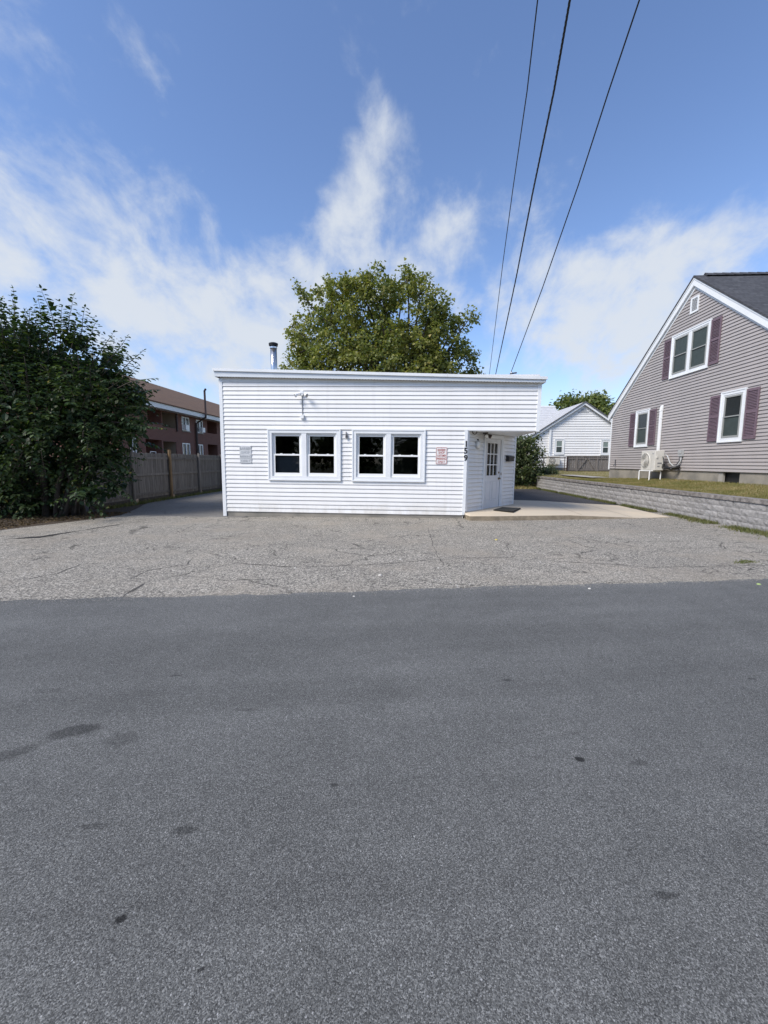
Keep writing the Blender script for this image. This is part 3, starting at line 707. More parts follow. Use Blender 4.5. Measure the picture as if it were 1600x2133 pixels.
rm.build('room_interior', M_DARK, shop)
MB().box(WIN[0][0]+.13, WIN[0][0]+.13+.78, .12, .13, 1.06, 1.72).build('pane_backing', mat('slate_backing', (.15, .165, .20), .8, .1, 3), shop)  # plain slate-blue sheet close behind the lower left pane
# roof, fascia, drip edge
ov = -.13
def strip(z0f, z1f, y0, y1, x0, x1):
    return MB().hexa([(x0, y0, z0f(x0)), (x1, y0, z0f(x1)), (x1, y1, z0f(x1)), (x0, y1, z0f(x0))], [(x0, y0, z1f(x0)), (x1, y0, z1f(x1)), (x1, y1, z1f(x1)), (x0, y1, z1f(x0))])
RX0, RX1 = lx(-5.02)-.13, lx(3.57)+.09
mid = RX0+(RX1-RX0)*.62
strip(lambda x: fbot(x), lambda x: ftop(x)-.075, ov, ov+.025, RX0, mid).build('fascia', M_FASC, shop)
strip(lambda x: fbot(x), lambda x: ftop(x)-.076, ov+.001, ov+.026, mid+.002, RX1).build('fascia', M_FASC, shop)
for a, b in ((RX0-.03, RX0+(RX1-RX0)*.30), (RX0+(RX1-RX0)*.30+.003, RX0+(RX1-RX0)*.71), (RX0+(RX1-RX0)*.71+.003, RX1+.03)):
    strip(lambda x: ftop(x)-.073, lambda x: ftop(x), ov-.035, ov+.02, a, b).build('drip_edge', M_TRIM, shop)
strip(lambda x: fbot(x)+.004, lambda x: fbot(x)+.016, ov+.027, -.0, RX0+.02, RX1-.02).build('eave_soffit', mat('vented_soffit', (.60, .58, .55), .6), shop)
sv = MB()
for i in range(110):
    xx = RX0+.1+i*(RX1-RX0-.2)/110; sv.box(xx, xx+.03, ov+.03, ov+.07, fbot(xx)-.0015, fbot(xx)+.0035)
tag(sv.build('soffit_slots', M_BLACK, shop), kind='stuff')
strip(lambda x: ftop(x)-.10, lambda x: ftop(x)-.012, ov+.03, DEP+.2, RX0, RX1).build('roof', mat('roof_membrane', (.22, .22, .22), .9, .2, 2), shop)
for x0 in (RX0, RX1-.025):
    strip(lambda x: fbot(x), lambda x: ftop(x)-.012, ov+.03, DEP+.2, x0-.0, x0+.025).build('fascia', M_FASC, shop)

# chimney pipe (roof flue)
fl = empty('flue_pipe', (-4.28, 14.0, 3.8), 'shiny stainless flue pipe with a round cap rising from the flat shop roof', 'flue pipe')
r = .105
MB().tube([(0, 0, 0), (0, 0, 1.50)], r, 24).build('pipe', M_STEEL, fl, smooth=True)
MB().tube([(0, 0, .02), (0, 0, .06)], r+.06, 20).build('collar', M_GALV, fl)
MB().tube([(0, 0, 1.42), (0, 0, 1.47)], r+.012, 24).build('band', M_STEEL, fl)
c = MB(); c.tube([(0, 0, 1.53), (0, 0, 1.545), (0, 0, 1.58), (0, 0, 1.60)], [r+.02, r+.045, r+.045, r], 24); c.tube([(0, 0, 1.505), (0, 0, 1.52)], r+.04, 24); c.tube([(0, 0, 1.45), (0, 0, 1.55)], r*.8, 16); c.build('cap', M_BLACK, fl)
shop_w = Matrix.Translation((OX, OY, 0)) @ Matrix.Rotation(-.012, 4, 'Z') @ Matrix.Rotation(.008, 4, 'Y')
def front_y(x, out): return OY-.012*(x-OX)-out
# signs
def sign(px0, py0, px1, py1):
    a = aty(px0, py0, 11.42); b = aty(px1, py1, 11.42); return (a[0]+b[0])/2, (a[2]+b[2])/2
sx, sz = sign(497, 929, 524, 965)
sg = empty('parking_sign', (sx, front_y(sx, .031), sz-.23), 'weathered pale sign with faded grey lettering saying barber shop parking only', 'sign')
MB().box(-.165, .165, 0, .004, 0, .47).build('plate', M_SIGN2, sg)
for k, (tx, zz, sz_) in enumerate((('BARBER', .365, .098), ('SHOP', .255, .098), ('PARKING', .150, .090), ('ONLY', .025, .105))):
    me = text_mesh(tx, sz_, .001, sx=.86 if len(tx) > 6 else .95); me.materials.append(M_FADED); link('lettering', me, sg, T(0, -.002, zz))
MB().box(-.13, .13, -.003, -.0005, .128, .136).build('rule', M_FADED, sg)
sc = MB()
for xx in (-.15, .15):
    for zz in (.015, .455): sc.tube([(xx, 0, zz), (xx, -.006, zz)], .009, 8)
sc.build('screws', M_GALV, sg)
sx, sz = sign(907, 931, 932, 968)
sg = empty('parking_sign', (sx, front_y(sx, .031), sz-.23), 'white sign with red border and red lettering saying barber shop customer parking only', 'sign')
def rrect(w, h, r_, n=4):
    o = []
    for cx, cz, a0 in ((w/2-r_, h-r_, 0), (-w/2+r_, h-r_, 90), (-w/2+r_, r_, 180), (w/2-r_, r_, 270)):
        for k in range(n+1):
            a = math.radians(a0+90*k/n); o.append((cx+r_*math.cos(a), cz+r_*math.sin(a)))
    return o
o = rrect(.31, .465, .035); MB().hexa([(x, .004, z) for x, z in o], [(x, 0, z) for x, z in o]).build('plate', M_SIGN, sg)
o1 = rrect(.292, .447, .03); o2 = rrect(.270, .425, .024); mb = MB(); n = len(o1)
mb.v = [(x, -.001, z+.009) for x, z in o1]+[(x, -.001, z+.02) for x, z in o2]; mb.f = [(i, (i+1) % n, n+(i+1) % n, n+i) for i in range(n)]; mb.build('border', M_RED, sg)
for tx, zz, sz_ in (('BARBER', .360, .082), ('SHOP', .288, .082), ('CUSTOMER', .208, .078), ('PARKING', .122, .092), ('ONLY', .040, .088)):
    me = text_mesh(tx, sz_, .0008, sx={'CUSTOMER': .58, 'PARKING': .66, 'BARBER': .74}.get(tx, .80), bold=.0012); me.materials.append(M_RED); link('lettering', me, sg, T(0, -.0015, zz))
mb = MB()
for zz in (.028, .44): mb.tube([(0, 0, zz), (0, -.006, zz)], .008, 8)
mb.build('bolts', M_GALV, sg)
# house number
for dgt, px, py in (('1', 971, 925), ('5', 970, 939), ('9', 970, 954)):
    p = aty(px, py, 11.41)
    me = text_mesh(dgt, .215, .004, bold=.006); me.materials.append(M_BLACK)
    o = link('house_number', me); o.location = (p[0]+.0, front_y(p[0], .039), p[2]-.07)
    tag(o, {'1': 'black numeral one, topmost of three on the white corner post', '5': 'black numeral five between two others on the white corner post', '9': 'black numeral nine, lowest of three on the white corner post'}[dgt], 'house number')
# flood light with conduit and box
p = aty(629, 820, 11.43)
fx = empty('floodlight', (p[0], front_y(p[0], .026), p[2]), 'white twin-head floodlight mounted high on the clapboard wall', 'floodlight')
MB().tube([(0, .02, 0), (0, -.05, 0)], .055, 14).build('base', M_SASH, fx)
MB().box(-.05, .05, -.06, -.045, -.01, .075).build('cover', M_SASH, fx, bevel=.01)
for s in (-1, 1):
    a = Vector((s*.03, -.05, -.01)); b = Vector((s*.085, -.09, -.02)); d = Vector((s*.75, -.45, -.5)).normalized()
    MB().tube([a, b], .011, 8).build('arm', M_GALV, fx)
    h = MB(); h.tube([b, b+d*.03, b+d*.075, b+d*.10], [.018, .028, .052, .055], 14); ho = h.build('lamp_head', M_SASH, fx, smooth=False)
    MB().tube([b+d*.1005, b+d*.104], .048, 14).build('lens', mat('grey_lens', (.30, .30, .30), .3), ho)
MB().tube([(.0, .0, -.05), (.0, .0, -.56)], .012, 8).build('conduit', mat('grey_conduit', (.27, .28, .29), .5), fx)
MB().box(-.045, .045, -.05, .01, -.66, -.56).build('junction_box', M_SASH, fx, bevel=.004)
# small grey holder between the windows
p = aty(722, 905, 11.43)
hd = empty('wall_bracket', (p[0], front_y(p[0], .026), p[2]-.05), 'small dark grey bracket fixed between the two shop windows', 'bracket')
M_DG = mat('dark_grey_metal', (.10, .10, .11), .5)
MB().box(-.03, .03, -.02, .0, -.03, .03).build('plate', M_DG, hd, bevel=.005)
MB().tube([(0, -.02, -.035), (0, -.035, .02), (-.005, -.03, .08), (-.008, -.02, .12)], [.036, .028, .016, .012], 8).build('cone', M_DG, hd)
# round light, mailbox and motion light at the entrance: placed on the angled wall
shop_w_ = Matrix.Translation((OX, OY, 0)) @ Matrix.Rotation(-.012, 4, 'Z') @ Matrix.Rotation(.008, 4, 'Y')
def angled(px, py, out=.02):
    s_, z_ = on_angle(px, py); return shop_w @ mA @ Vector((s_, -out, z_)), AA-.012
q, ra = angled(991, 925, .022)
o = empty('wall_light', q, 'round white bulkhead light on the siding beside the entrance door', 'light', rz=ra)
MB().tube([(0, 0, 0), (0, -.025, 0), (0, -.04, 0)], [.125, .125, .105], 24).build('base', mat('light_base_shadow', (.45, .45, .44), .5), o)  # base painted grey to stand in for a shadow ring around the lens
MB().tube([(0, -.03, 0), (0, -.055, 0), (0, -.075, 0), (0, -.085, 0)], [.10, .092, .06, .02], 24).build('lens', M_LAMP, o, smooth=True)
MB().box(-.012, .012, -.03, .0, .125, .165).build('clip', M_BLACK, o)
q, ra = angled(1054.5, 953, .024)
o = empty('mailbox', q, 'black metal mailbox hung on the white siding right of the door', 'mailbox', rz=ra)
MB().hexa([(-.19, 0, -.09), (.19, 0, -.09), (.19, -.11, -.085), (-.19, -.11, -.085)], [(-.19, 0, .075), (.19, 0, .075), (.19, -.10, .05), (-.19, -.10, .05)]).build('box', M_BLACK, o, bevel=.006)
MB().hexa([(-.2, .0, .078), (.2, .0, .078), (.2, -.118, .050), (-.2, -.118, .050)], [(-.2, .0, .098), (.2, .0, .098), (.2, -.118, .062), (-.2, -.118, .062)]).build('lid', M_BLACK, o)
MB().box(-.2, .2, -.118, -.108, .01, .052).build('lid_flap', M_BLACK, o)
mlx, mly = on_angle(1007, 901)
q = shop_w @ Vector((lx(2.30), .62, ZO-.012))
o = empty('motion_light', q, 'brown twin-bulb motion light under the entrance soffit', 'light', rz=AA)
MB().tube([(0, 0, 0), (0, 0, -.03)], .07, 16).build('base', M_BROWN, o)
for s in (-1, 1):
    b = MB(); b.tube([(s*.02, 0, -.03), (s*.06, -.02, -.06)], .012, 8); d = Vector((s*.6, -.6, -.4)).normalized(); c0 = Vector((s*.06, -.02, -.06))
    b.tube([c0, c0+d*.05, c0+d*.12], [.025, .045, .06], 12); ho = b.build('lamp_head', M_BROWN, o)
    MB().tube([c0+d*.118, c0+d*.15, c0+d*.165], [.055, .045, .015], 12).build('bulb', M_LAMP, ho, smooth=True)
MB().box(-.02, .02, -.03, .01, -.10, -.03).build('sensor', M_BLACK, o)
q = shop_w @ Vector((lx(1.93), .20, ZO-.012))
o = empty('cable_coil', q, 'dark loop of cable under the soffit beside the corner post', 'cable')
MB().tube([(-.06, 0, 0), (-.05, 0, -.05), (0, 0, -.08), (.05, 0, -.05), (.06, .02, 0)], .012, 6).build('loop', M_BROWN, o)
# door mat
mp = [atz(a, b, .19) for a, b in ((1028, 1061.5), (1069, 1064.5), (1085, 1058), (1046, 1056))]
mb = MB(); mb.hexa([(p[0], p[1], .165) for p in mp], [(p[0], p[1], .19) for p in mp]); dm_ = mb.build('door_mat', M_RUB)
tag(dm_, 'black rubber doormat on the concrete landing before the door', 'doormat')
# service bracket and overhead wires
bp = aty(1065, 776, 12.4)
o = empty('wire_bracket', (bp[0], bp[1], bp[2]-.12), 'small metal service bracket holding a wire at the shop roof edge', 'bracket')
MB().tube([(0, 0, -.12), (0, 0, .10)], .015, 8).build('stem', M_GALV, o)
MB().tube([(-.03, 0, .09), (.16, .03, .12)], .022, 8).build('clevis', M_DG, o)
MB().tube([(0, 0, .10), (0, 0, .155)], [.03, .02], 8).build('insulator', M_GALV, o)
def wire(p0, mids, rad, label, n=40, twist=0):
    P = [Vector(p0)]+[Vector(m) for m in mids]; pts = []
    for a, b in zip(P, P[1:]):
        for k in range(n): pts.append(a.lerp(b, k/n))
    pts.append(P[-1])
    if twist:
        mb = MB()
        for ph in (0, 2.1, 4.2):
            mb.tube([p+Vector((math.cos(i*.75+ph), 0, math.sin(i*.75+ph)))*rad*.45 for i, p in enumerate(pts)], rad*.75, 5)
    else: mb = MB().tube(pts, rad, 6)
    return tag(mb.build('overhead_wire', M_WIRE, smooth=True), label, 'wire')
def wmids(pix, h_end, start):
    """points on the photo's line, their distance set by an even climb from the roof to the pole"""
    s = Vector(start); d = Vector(ray(*pix[-1])); tt = (h_end-CAMH)/d.z; e = Vector(CO)+d*tt
    out = []
    for (a, b) in pix[:-1]:
        r = Vector(ray(a, b)); hd_ = (e-s); hd_.z = 0; nrm = hd_.cross(Vector((0, 0, 1))).normalized()
        o_ = Vector(CO); out.append(o_+r*((s-o_).dot(nrm)/r.dot(nrm)))
    out.append(e); ext = e+(e-out[-2]).normalized()*13; out.append(ext); return out
w3 = Vector((bp[0], bp[1], bp[2]+.02))
wire(w3, wmids([(1130, 600), (1205, 385), (1268, 190), (1332, 0)], 6.6, w3), .009, 'thin single overhead wire tied to the small bracket on the shop roof', 14)
s1 = Vector(aty(1018, 792, 17.5)); s2 = Vector(aty(1030, 792, 17.5))
wire(s1, wmids([(1048, 545), (1069, 390), (1098, 190), (1120, 0)], 6.9, s1), .008, 'slim overhead wire running to the rear of the shop roof', 14)
wire(s2, wmids([(1075, 580), (1110, 400), (1154, 190), (1187, 0)], 6.7, s2), .013, 'thick twisted overhead service cable between two thinner wires', 46, 1)
for a_, nm in ((s1, 'slim wire'), (s2, 'thick twisted cable')):
    o = empty('roof_mast', (a_.x, a_.y, 3.78), f'short metal roof mast carrying the {nm} behind the parapet', 'mast')
    MB().tube([(0, 0, 0), (0, 0, a_.z-3.78+.06)], .02, 8).build('pipe', M_GALV, o)
    MB().tube([(0, 0, 0), (0, 0, .03)], .06, 10).build('flange', M_GALV, o)

# ------------------------------------------------------------------ mauve-grey gabled house
HX, HY = 10.5, 21.8
hs = empty('gabled_house', (HX, HY, 0), 'mauve-grey sided gabled house with plum shutters and charcoal shingle roof', 'house', rz=-math.pi/2)
def hl(px, py):
    p = atx(px, py, HX); return HY-p[1], p[2]
HW = 11.0; PKX = 5.5; PKZ = 8.02; EVZ = 3.93; HZB = 1.25
SLP = (PKZ-EVZ)/PKX
def wl(z): return 0.06 if z < EVZ else min((z-EVZ)/SLP+.06, PKX)
def wr(z): return HW-.06 if z < EVZ else max(HW-(z-EVZ)/SLP-.06, PKX)
wA = (*[hl(1328, 856)[0], hl(1356, 856)[0]], 2.22, 3.83)
wB = (*[hl(1506, 822)[0], hl(1558, 822)[0]], 2.20, 3.83)
wC = (*[hl(1403, 705)[0], hl(1482, 705)[0]], 4.80, 6.42)
print('HOUSE WINDOWS', wA, wB, wC)
vnt = (PKX-.17, PKX+.25, 6.93, 7.48)
MB().hexa([(0, .004, HZB), (HW, .004, HZB), (HW, .004, EVZ), (PKX, .004, PKZ), (0, .004, EVZ)], [(0, 7.5, HZB), (HW, 7.5, HZB), (HW, 7.5, EVZ), (PKX, 7.5, PKZ), (0, 7.5, EVZ)]).build('wall', M_GREY, hs)
lap(hs, M_GREY, HZB, PKZ-.05, .1075, wl, wr, [wA, wB, wC, vnt], t=.028, slot=.014)
bwx = (hl(1495, 985)[0], hl(1540, 985)[0])
fm = MB(); sheet_holes(fm, -.0, HW, .55, HZB, [(bwx[0], bwx[1], .55, HZB-.02)], .02); fm.box(-.0, HW, .5, 7.3, .55, HZB-.32); fm.build('foundation', M_FOUND, hs)
MB().box(bwx[0], bwx[1], .15, .16, .55, HZB-.02).build('basement_window', M_BLACK, hs)
MB().box(bwx[0]-.02, bwx[0]+.20, .03, .10, .55, HZB-.021).build('basement_jamb', M_PATH, hs)
MB().box(-.03, .08, -.03, .0, HZB-.05, EVZ+.06).build('corner_board', M_TRIM, hs)
MB().box(HW-.08, HW+.03, -.03, .0, HZB-.05, EVZ+.06).build('corner_board', M_TRIM, hs)
# roof planes, rake boards, soffit
OVR, EAV = .10, .22
L = math.hypot(1, SLP)
def roofpt(x, dz): return (x, PKZ-abs(x-PKX)*SLP+dz)
for sgn in (-1, 1):
    xe = PKX+sgn*(PKX+EAV); a = roofpt(PKX, .20); b = (xe, PKZ-(PKX+EAV)*SLP+.20); a2 = roofpt(PKX, .13); b2 = (xe, PKZ-(PKX+EAV)*SLP+.13)
    MB().hexa([(a[0], -OVR-.03, a[1]), (b[0], -OVR-.03, b[1]), (b2[0], -OVR-.03, b2[1]), (a2[0], -OVR-.03, a2[1])], [(a[0], 7.8, a[1]), (b[0], 7.8, b[1]), (b2[0], 7.8, b2[1]), (a2[0], 7.8, a2[1])]).build('roof', M_SHING, hs)
    # rake fascia
    t0, t1 = .125, -.14
    MB().hexa([(PKX, -OVR, PKZ+t0), (xe, -OVR, b[1]-.20+t0), (xe, -OVR, b[1]-.20+t1), (PKX, -OVR, PKZ+t1)], [(PKX, -OVR+.025, PKZ+t0), (xe, -OVR+.025, b[1]-.20+t0), (xe, -OVR+.025, b[1]-.20+t1), (PKX, -OVR+.025, PKZ+t1)]).build('rake_board', M_TRIM, hs)
    MB().hexa([(PKX, -OVR-.015, PKZ+t0+.002), (xe, -OVR-.015, b[1]-.198+t0), (xe, -OVR-.015, b[1]-.20+t0-.05), (PKX, -OVR-.015, PKZ+t0-.05)], [(PKX, -OVR-.001, PKZ+t0+.002), (xe, -OVR-.001, b[1]-.198+t0), (xe, -OVR-.001, b[1]-.20+t0-.05), (PKX, -OVR-.001, PKZ+t0-.05)]).build('drip_edge', M_TRIM, hs)
    MB().hexa([(PKX, -OVR+.026, PKZ+t1+.01), (xe, -OVR+.026, b[1]-.20+t1+.01), (xe, 0, b[1]-.20+t1+.01), (PKX, 0, PKZ+t1+.01)], [(PKX, -OVR+.026, PKZ+t1+.03), (xe, -OVR+.026, b[1]-.2+t1+.03), (xe, 0, b[1]-.2+t1+.03), (PKX, 0, PKZ+t1+.03)]).build('rake_soffit', M_TRIM, hs)
    MB().hexa([(PKX, -.03, PKZ-.09), (xe-sgn*EAV, -.03, EVZ-.09), (xe-sgn*EAV, -.03, EVZ-.22), (PKX, -.03, PKZ-.25)], [(PKX, -.002, PKZ-.09), (xe-sgn*EAV, -.002, EVZ-.09), (xe-sgn*EAV, -.002, EVZ-.22), (PKX, -.002, PKZ-.25)]).build('frieze_board', M_TRIM, hs)
    MB().box(min(xe, xe-sgn*EAV), max(xe, xe-sgn*EAV), -OVR+.026, 7.7, b[1]-.20-.10, b[1]-.20-.08).build('eave_soffit', M_TRIM, hs)
rv = MB()
for i in range(24):
    y0 = .25+i*.30
    rv.hexa([(PKX-.17, y0, PKZ+.215-.17*SLP+.06), (PKX, y0, PKZ+.285), (PKX+.17, y0, PKZ+.215-.17*SLP+.06)], [(PKX-.16, y0+.31, PKZ+.205-.17*SLP+.06), (PKX, y0+.31, PKZ+.272), (PKX+.16, y0+.31, PKZ+.205-.17*SLP+.06)])
rv.build('ridge_cap', M_SHING, hs)
MB().hexa([(PKX-.14, .24, PKZ+.10), (PKX+.14, .24, PKZ+.10), (PKX, .24, PKZ+.262)], [(PKX-.14, 7.5, PKZ+.10), (PKX+.14, 7.5, PKZ+.10), (PKX, 7.5, PKZ+.262)]).build('ridge_vent', M_BLACK, hs)
# gable vent
vo_ = MB().frame(*vnt, .055, -.05, .004).build('gable_vent', M_TRIM, hs)
nv = 10
for k in range(nv):
    zz = vnt[2]+.055+(k+.15)*(vnt[3]-vnt[2]-.11)/nv
    MB().hexa([(vnt[0]+.055, -.04, zz), (vnt[1]-.055, -.04, zz), (vnt[1]-.055, -.005, zz+.03), (vnt[0]+.055, -.005, zz+.03)], [(vnt[0]+.055, -.04, zz+.008), (vnt[1]-.055, -.04, zz+.008), (vnt[1]-.055, -.005, zz+.038), (vnt[0]+.055, -.005, zz+.038)]).build('louvre', M_TRIM, vo_)
MB().box(vnt[0]+.05, vnt[1]-.05, -.003, .003, vnt[2]+.05, vnt[3]-.05).build('backing', M_BLACK, vo_)
M_SASHG = mat('sash_behind_screen', (.30, .31, .30), .6); M_PANEDARK = mat('dark_pane', (.022, .025, .026), .25)
hung_window(hs, *wA, .11, None, 1, False, shade=M_PANEDARK, y0=-.05, screen=M_SASHG)
hung_window(hs, *wB, .12, None, 1, False, shade=M_PANEDARK, y0=-.05, screen=M_SASHG)
hung_window(hs, *wC, .11, None, 2, False, y0=-.05, screen=M_SASHG)
def shutter(x0, x1, z0, z1):
    mb = MB(); w = .05; mb.frame(x0, x1, z0, z1, w, -.055, -.022, wb=.08, wt=.08); mb.box(x0+w, x1-w, -.0545, -.022, (z0+z1)/2+.02, (z0+z1)/2+.11)
    s_ = mb.build('shutter', M_PLUM, hs); n = int((z1-z0-.2)/.045)
    lv = MB()
    for k in range(n):
        zz = z0+.085+k*(z1-z0-.17)/n
        if abs(zz-(z0+z1)/2-.05) < .06: continue
        lv.hexa([(x0+w, -.05, zz), (x1-w, -.05, zz), (x1-w, -.024, zz+.028), (x0+w, -.024, zz+.028)], [(x0+w, -.05, zz+.010), (x1-w, -.05, zz+.010), (x1-w, -.024, zz+.038), (x0+w, -.024, zz+.038)])
    tag(lv.build('louvres', M_PLUM, s_), kind='stuff')
    MB().box(x0+w, x1-w, -.0235, -.0215, z0+.08, z1-.08).build('backing', M_PLUM, s_)
for w, sw in ((wA, .46), (wB, .46), (wC, .45)):
    for s in (-1, 1):
        x0 = w[0]-.015-sw if s < 0 else w[1]+.015
        shutter(x0, x0+sw, w[2]+.06, w[3]-.06)
# line-set cover on the wall
x0, z0 = hl(1373, 937); x1_, z1_ = hl(1378, 851)
o = empty('line_set_cover', (HX-.03, HY-x0-.05, 1.9), 'white vertical duct cover running up the grey siding above the heat pump', 'duct cover', rz=-math.pi/2)
MB().box(-.06, .06, -.075, 0, 0, 1.72).build('duct', M_SASH, o, bevel=.008)
MB().hexa([(-.066, -.082, 1.72), (.066, -.082, 1.72), (.066, 0, 1.72), (-.066, 0, 1.72)], [(-.066, -.04, 1.92), (.066, -.04, 1.92), (.066, 0, 1.95), (-.066, 0, 1.95)]).build('cap', M_SASH, o)
MB().box(-.065, .065, -.08, 0, 1.40, 1.45).build('joint_cover', M_SASH, o)
# heat pumps
def heat_pump(loc, rz, label, w=.95, h=.78, d=.36, legs=None):
    o = empty('heat_pump', loc, label, 'heat pump', rz=rz)
    bd_ = MB(); bd_.box(-w/2, w/2, -d, 0, 0, h); bd_.build('body', M_AC, o, bevel=.014)
    cx, cz, R_ = -w*.17, h*.50, h*.40
    MB().tube([(cx, -d+.0, cz), (cx, -d-.018, cz)], [R_, R_*.98], 36).build('fan_ring', M_AC, o)
    MB().tube([(cx, -d-.0185, cz), (cx, -d-.0195, cz)], R_*.92, 36).build('fan_opening', mat('fan_shadow', (.10, .10, .095), .8), o)
    g = MB()
    for k in range(1, 8):
        rr = R_*.92*k/8; pts = [(cx+rr*math.cos(2*math.pi*i/28), -d-.026, cz+rr*math.sin(2*math.pi*i/28)) for i in range(29)]; g.tube(pts, .0085, 4, False)
    for k in range(12):
        a = 2*math.pi*k/12; g.tube([(cx, -d-.022, cz), (cx+R_*.95*math.cos(a), -d-.022, cz+R_*.95*math.sin(a))], .0045, 4)
    g.build('fan_grille', M_AC, o)
    MB().tube([(cx, -d-.03, cz), (cx, -d-.034, cz)], .05, 14).build('fan_hub', M_AC, o)
    MB().box(w*.27, w*.275, -d-.003, -d+.01, .02, h-.02).build('panel_seam', mat('seam_grey', (.28, .27, .25), .7), o)
    MB().box(w*.30, w*.42, -d-.004, -d+.01, h*.82, h*.86).build('badge', mat('badge_grey', (.30, .30, .31), .5), o)
    MB().box(w/2-.002, w/2+.006, -d*.7, -d*.25, h*.33, h*.40).build('side_label', mat('label_grey', (.22, .22, .22), .6), o)
    MB().box(w/2-.002, w/2+.006, -d*.7, -d*.45, h*.18, h*.23).build('side_label', MATS['label_grey'], o)
    MB().box(w/2-.002, w/2+.03, -d*.85, -d*.75, h*.62, h*.74).build('side_handle', M_AC, o)
    return o
ap = atx(1355, 978, HX-.62); az = 1.235
ay = ap[1]+.20
heat_pump((HX-.28, ay, az), -math.pi/2, 'beige heat pump on white pipe stand against the mauve-grey house')
o = empty('pipe_stand', (HX-.46, ay, 0), 'white bent-pipe stand under the heat pump beside the grey house', 'stand', rz=-math.pi/2)
gz = .80
for xx in (-.36, .36):
    MB().tube([(xx, -.28, gz), (xx, -.28, az-.06), (xx, -.25, az-.02), (xx, .12, az-.02), (xx, .15, az-.06), (xx, .15, gz)], .022, 8).build('leg_frame', M_SASH, o)
MB().tube([(-.40, -.26, az-.02), (-.36, -.275, az-.02), (.36, -.275, az-.02), (.40, -.26, az-.02)], .02, 8).build('cross_pipe', M_SASH, o)
o = empty('refrigerant_lines', (HX-.2, ay-.52, 1.35), 'black insulated refrigerant lines looping out of the heat pump side', 'pipes', rz=-math.pi/2)
MB().tube([(-.05, -.10, .10), (.12, -.14, .06), (.40, -.12, -.02), (.55, -.02, .02), (.58, .12, .05)], .055, 8).build('hose', M_BLACK, o, smooth=True)
MB().tube([(-.05, -.12, .02), (.2, -.16, -.02), (.45, -.10, -.05), (.50, .15, -.02)], .045, 8).build('hose', M_BLACK, o, smooth=True)
MB().tube([(-.05, -.14, .42), (.08, -.20, .36), (.16, -.22, .20), (.14, -.18, .05)], .018, 6).build('hose', M_BLACK, o, smooth=True)
dx, dz_ = hl(1423, 944)
o = empty('disconnect_box', (HX-.022, HY-dx, dz_), 'small grey electrical disconnect box with looping conduit on the siding', 'electrical box', rz=-math.pi/2)
M_EB = mat('electrical_grey', (.40, .41, .41), .5)
MB().box(-.09, .09, -.10, 0, -.12, .12).build('box', M_EB, o, bevel=.006)
MB().box(-.095, .095, -.115, -.10, -.02, .12).build('lid', M_EB, o)
MB().tube([(.03, -.05, -.12), (.02, -.06, -.30), (-.06, -.09, -.46), (-.22, -.14, -.50), (-.40, -.18, -.36), (-.55, -.2, -.10), (-.75, -.2, .0)], .024, 8).build('conduit', M_EB, o, smooth=True)
MB().tube([(-.03, -.05, -.12), (-.05, -.06, -.28), (-.14, -.09, -.42), (-.28, -.14, -.44)], .018, 8).build('conduit', M_DG, o, smooth=True)
sx_, sz_ = hl(1284, 968)
o = empty('hose_spigot', (HX-.02, HY-sx_, sz_), 'small dark hose spigot on the lower corner of the grey house', 'spigot', rz=-math.pi/2)
MB().tube([(0, 0, .0), (0, -.08, .0), (.05, -.13, -.05)], .022, 8).build('spout', M_DG, o)
MB().box(-.06, -.01, -.04, 0, .0, .26).build('bracket', M_DG, o)

# ------------------------------------------------------------------ white house behind
WY = 32.0
wh = empty('white_house', (13.3, WY, .8), 'white clapboard gabled house behind the grey fence', 'house')
pk = 5.82-.8; ez = 3.36-.8; hw = 3.75; sl = (pk-ez)/hw
def xl_(z): return -hw if z < ez else -hw+(z-ez)/sl
def xr_(z): return hw if z < ez else hw-(z-ez)/sl
wins = []
for a, b, c, d in ((1155, 914, 1174, 947), (1252, 916, 1270, 948)):
    p = aty(a, b, WY); q = aty(c, d, WY); wins.append((p[0]-13.3, q[0]-13.3, q[2]-.8, p[2]-.8))
MB().hexa([(-hw, .004, .3), (hw, .004, .3), (hw, .004, ez), (0, .004, pk), (-hw, .004, ez)], [(-hw, 7, .3), (hw, 7, .3), (hw, 7, ez), (0, 7, pk), (-hw, 7, ez)]).build('wall', M_WHITE, wh)
MB().box(-hw-.02, hw+.02, -.01, 6.9, -.4, .35).build('foundation', M_FOUND, wh)
lap(wh, M_WHITE, .35, pk-.05, .18, xl_, xr_, wins, t=.035, slot=.016)
for w in wins: hung_window(wh, *w, .085, None, 1, False, shade=M_SCREEN2, lowshade=M_SCREEN, y0=-.055)
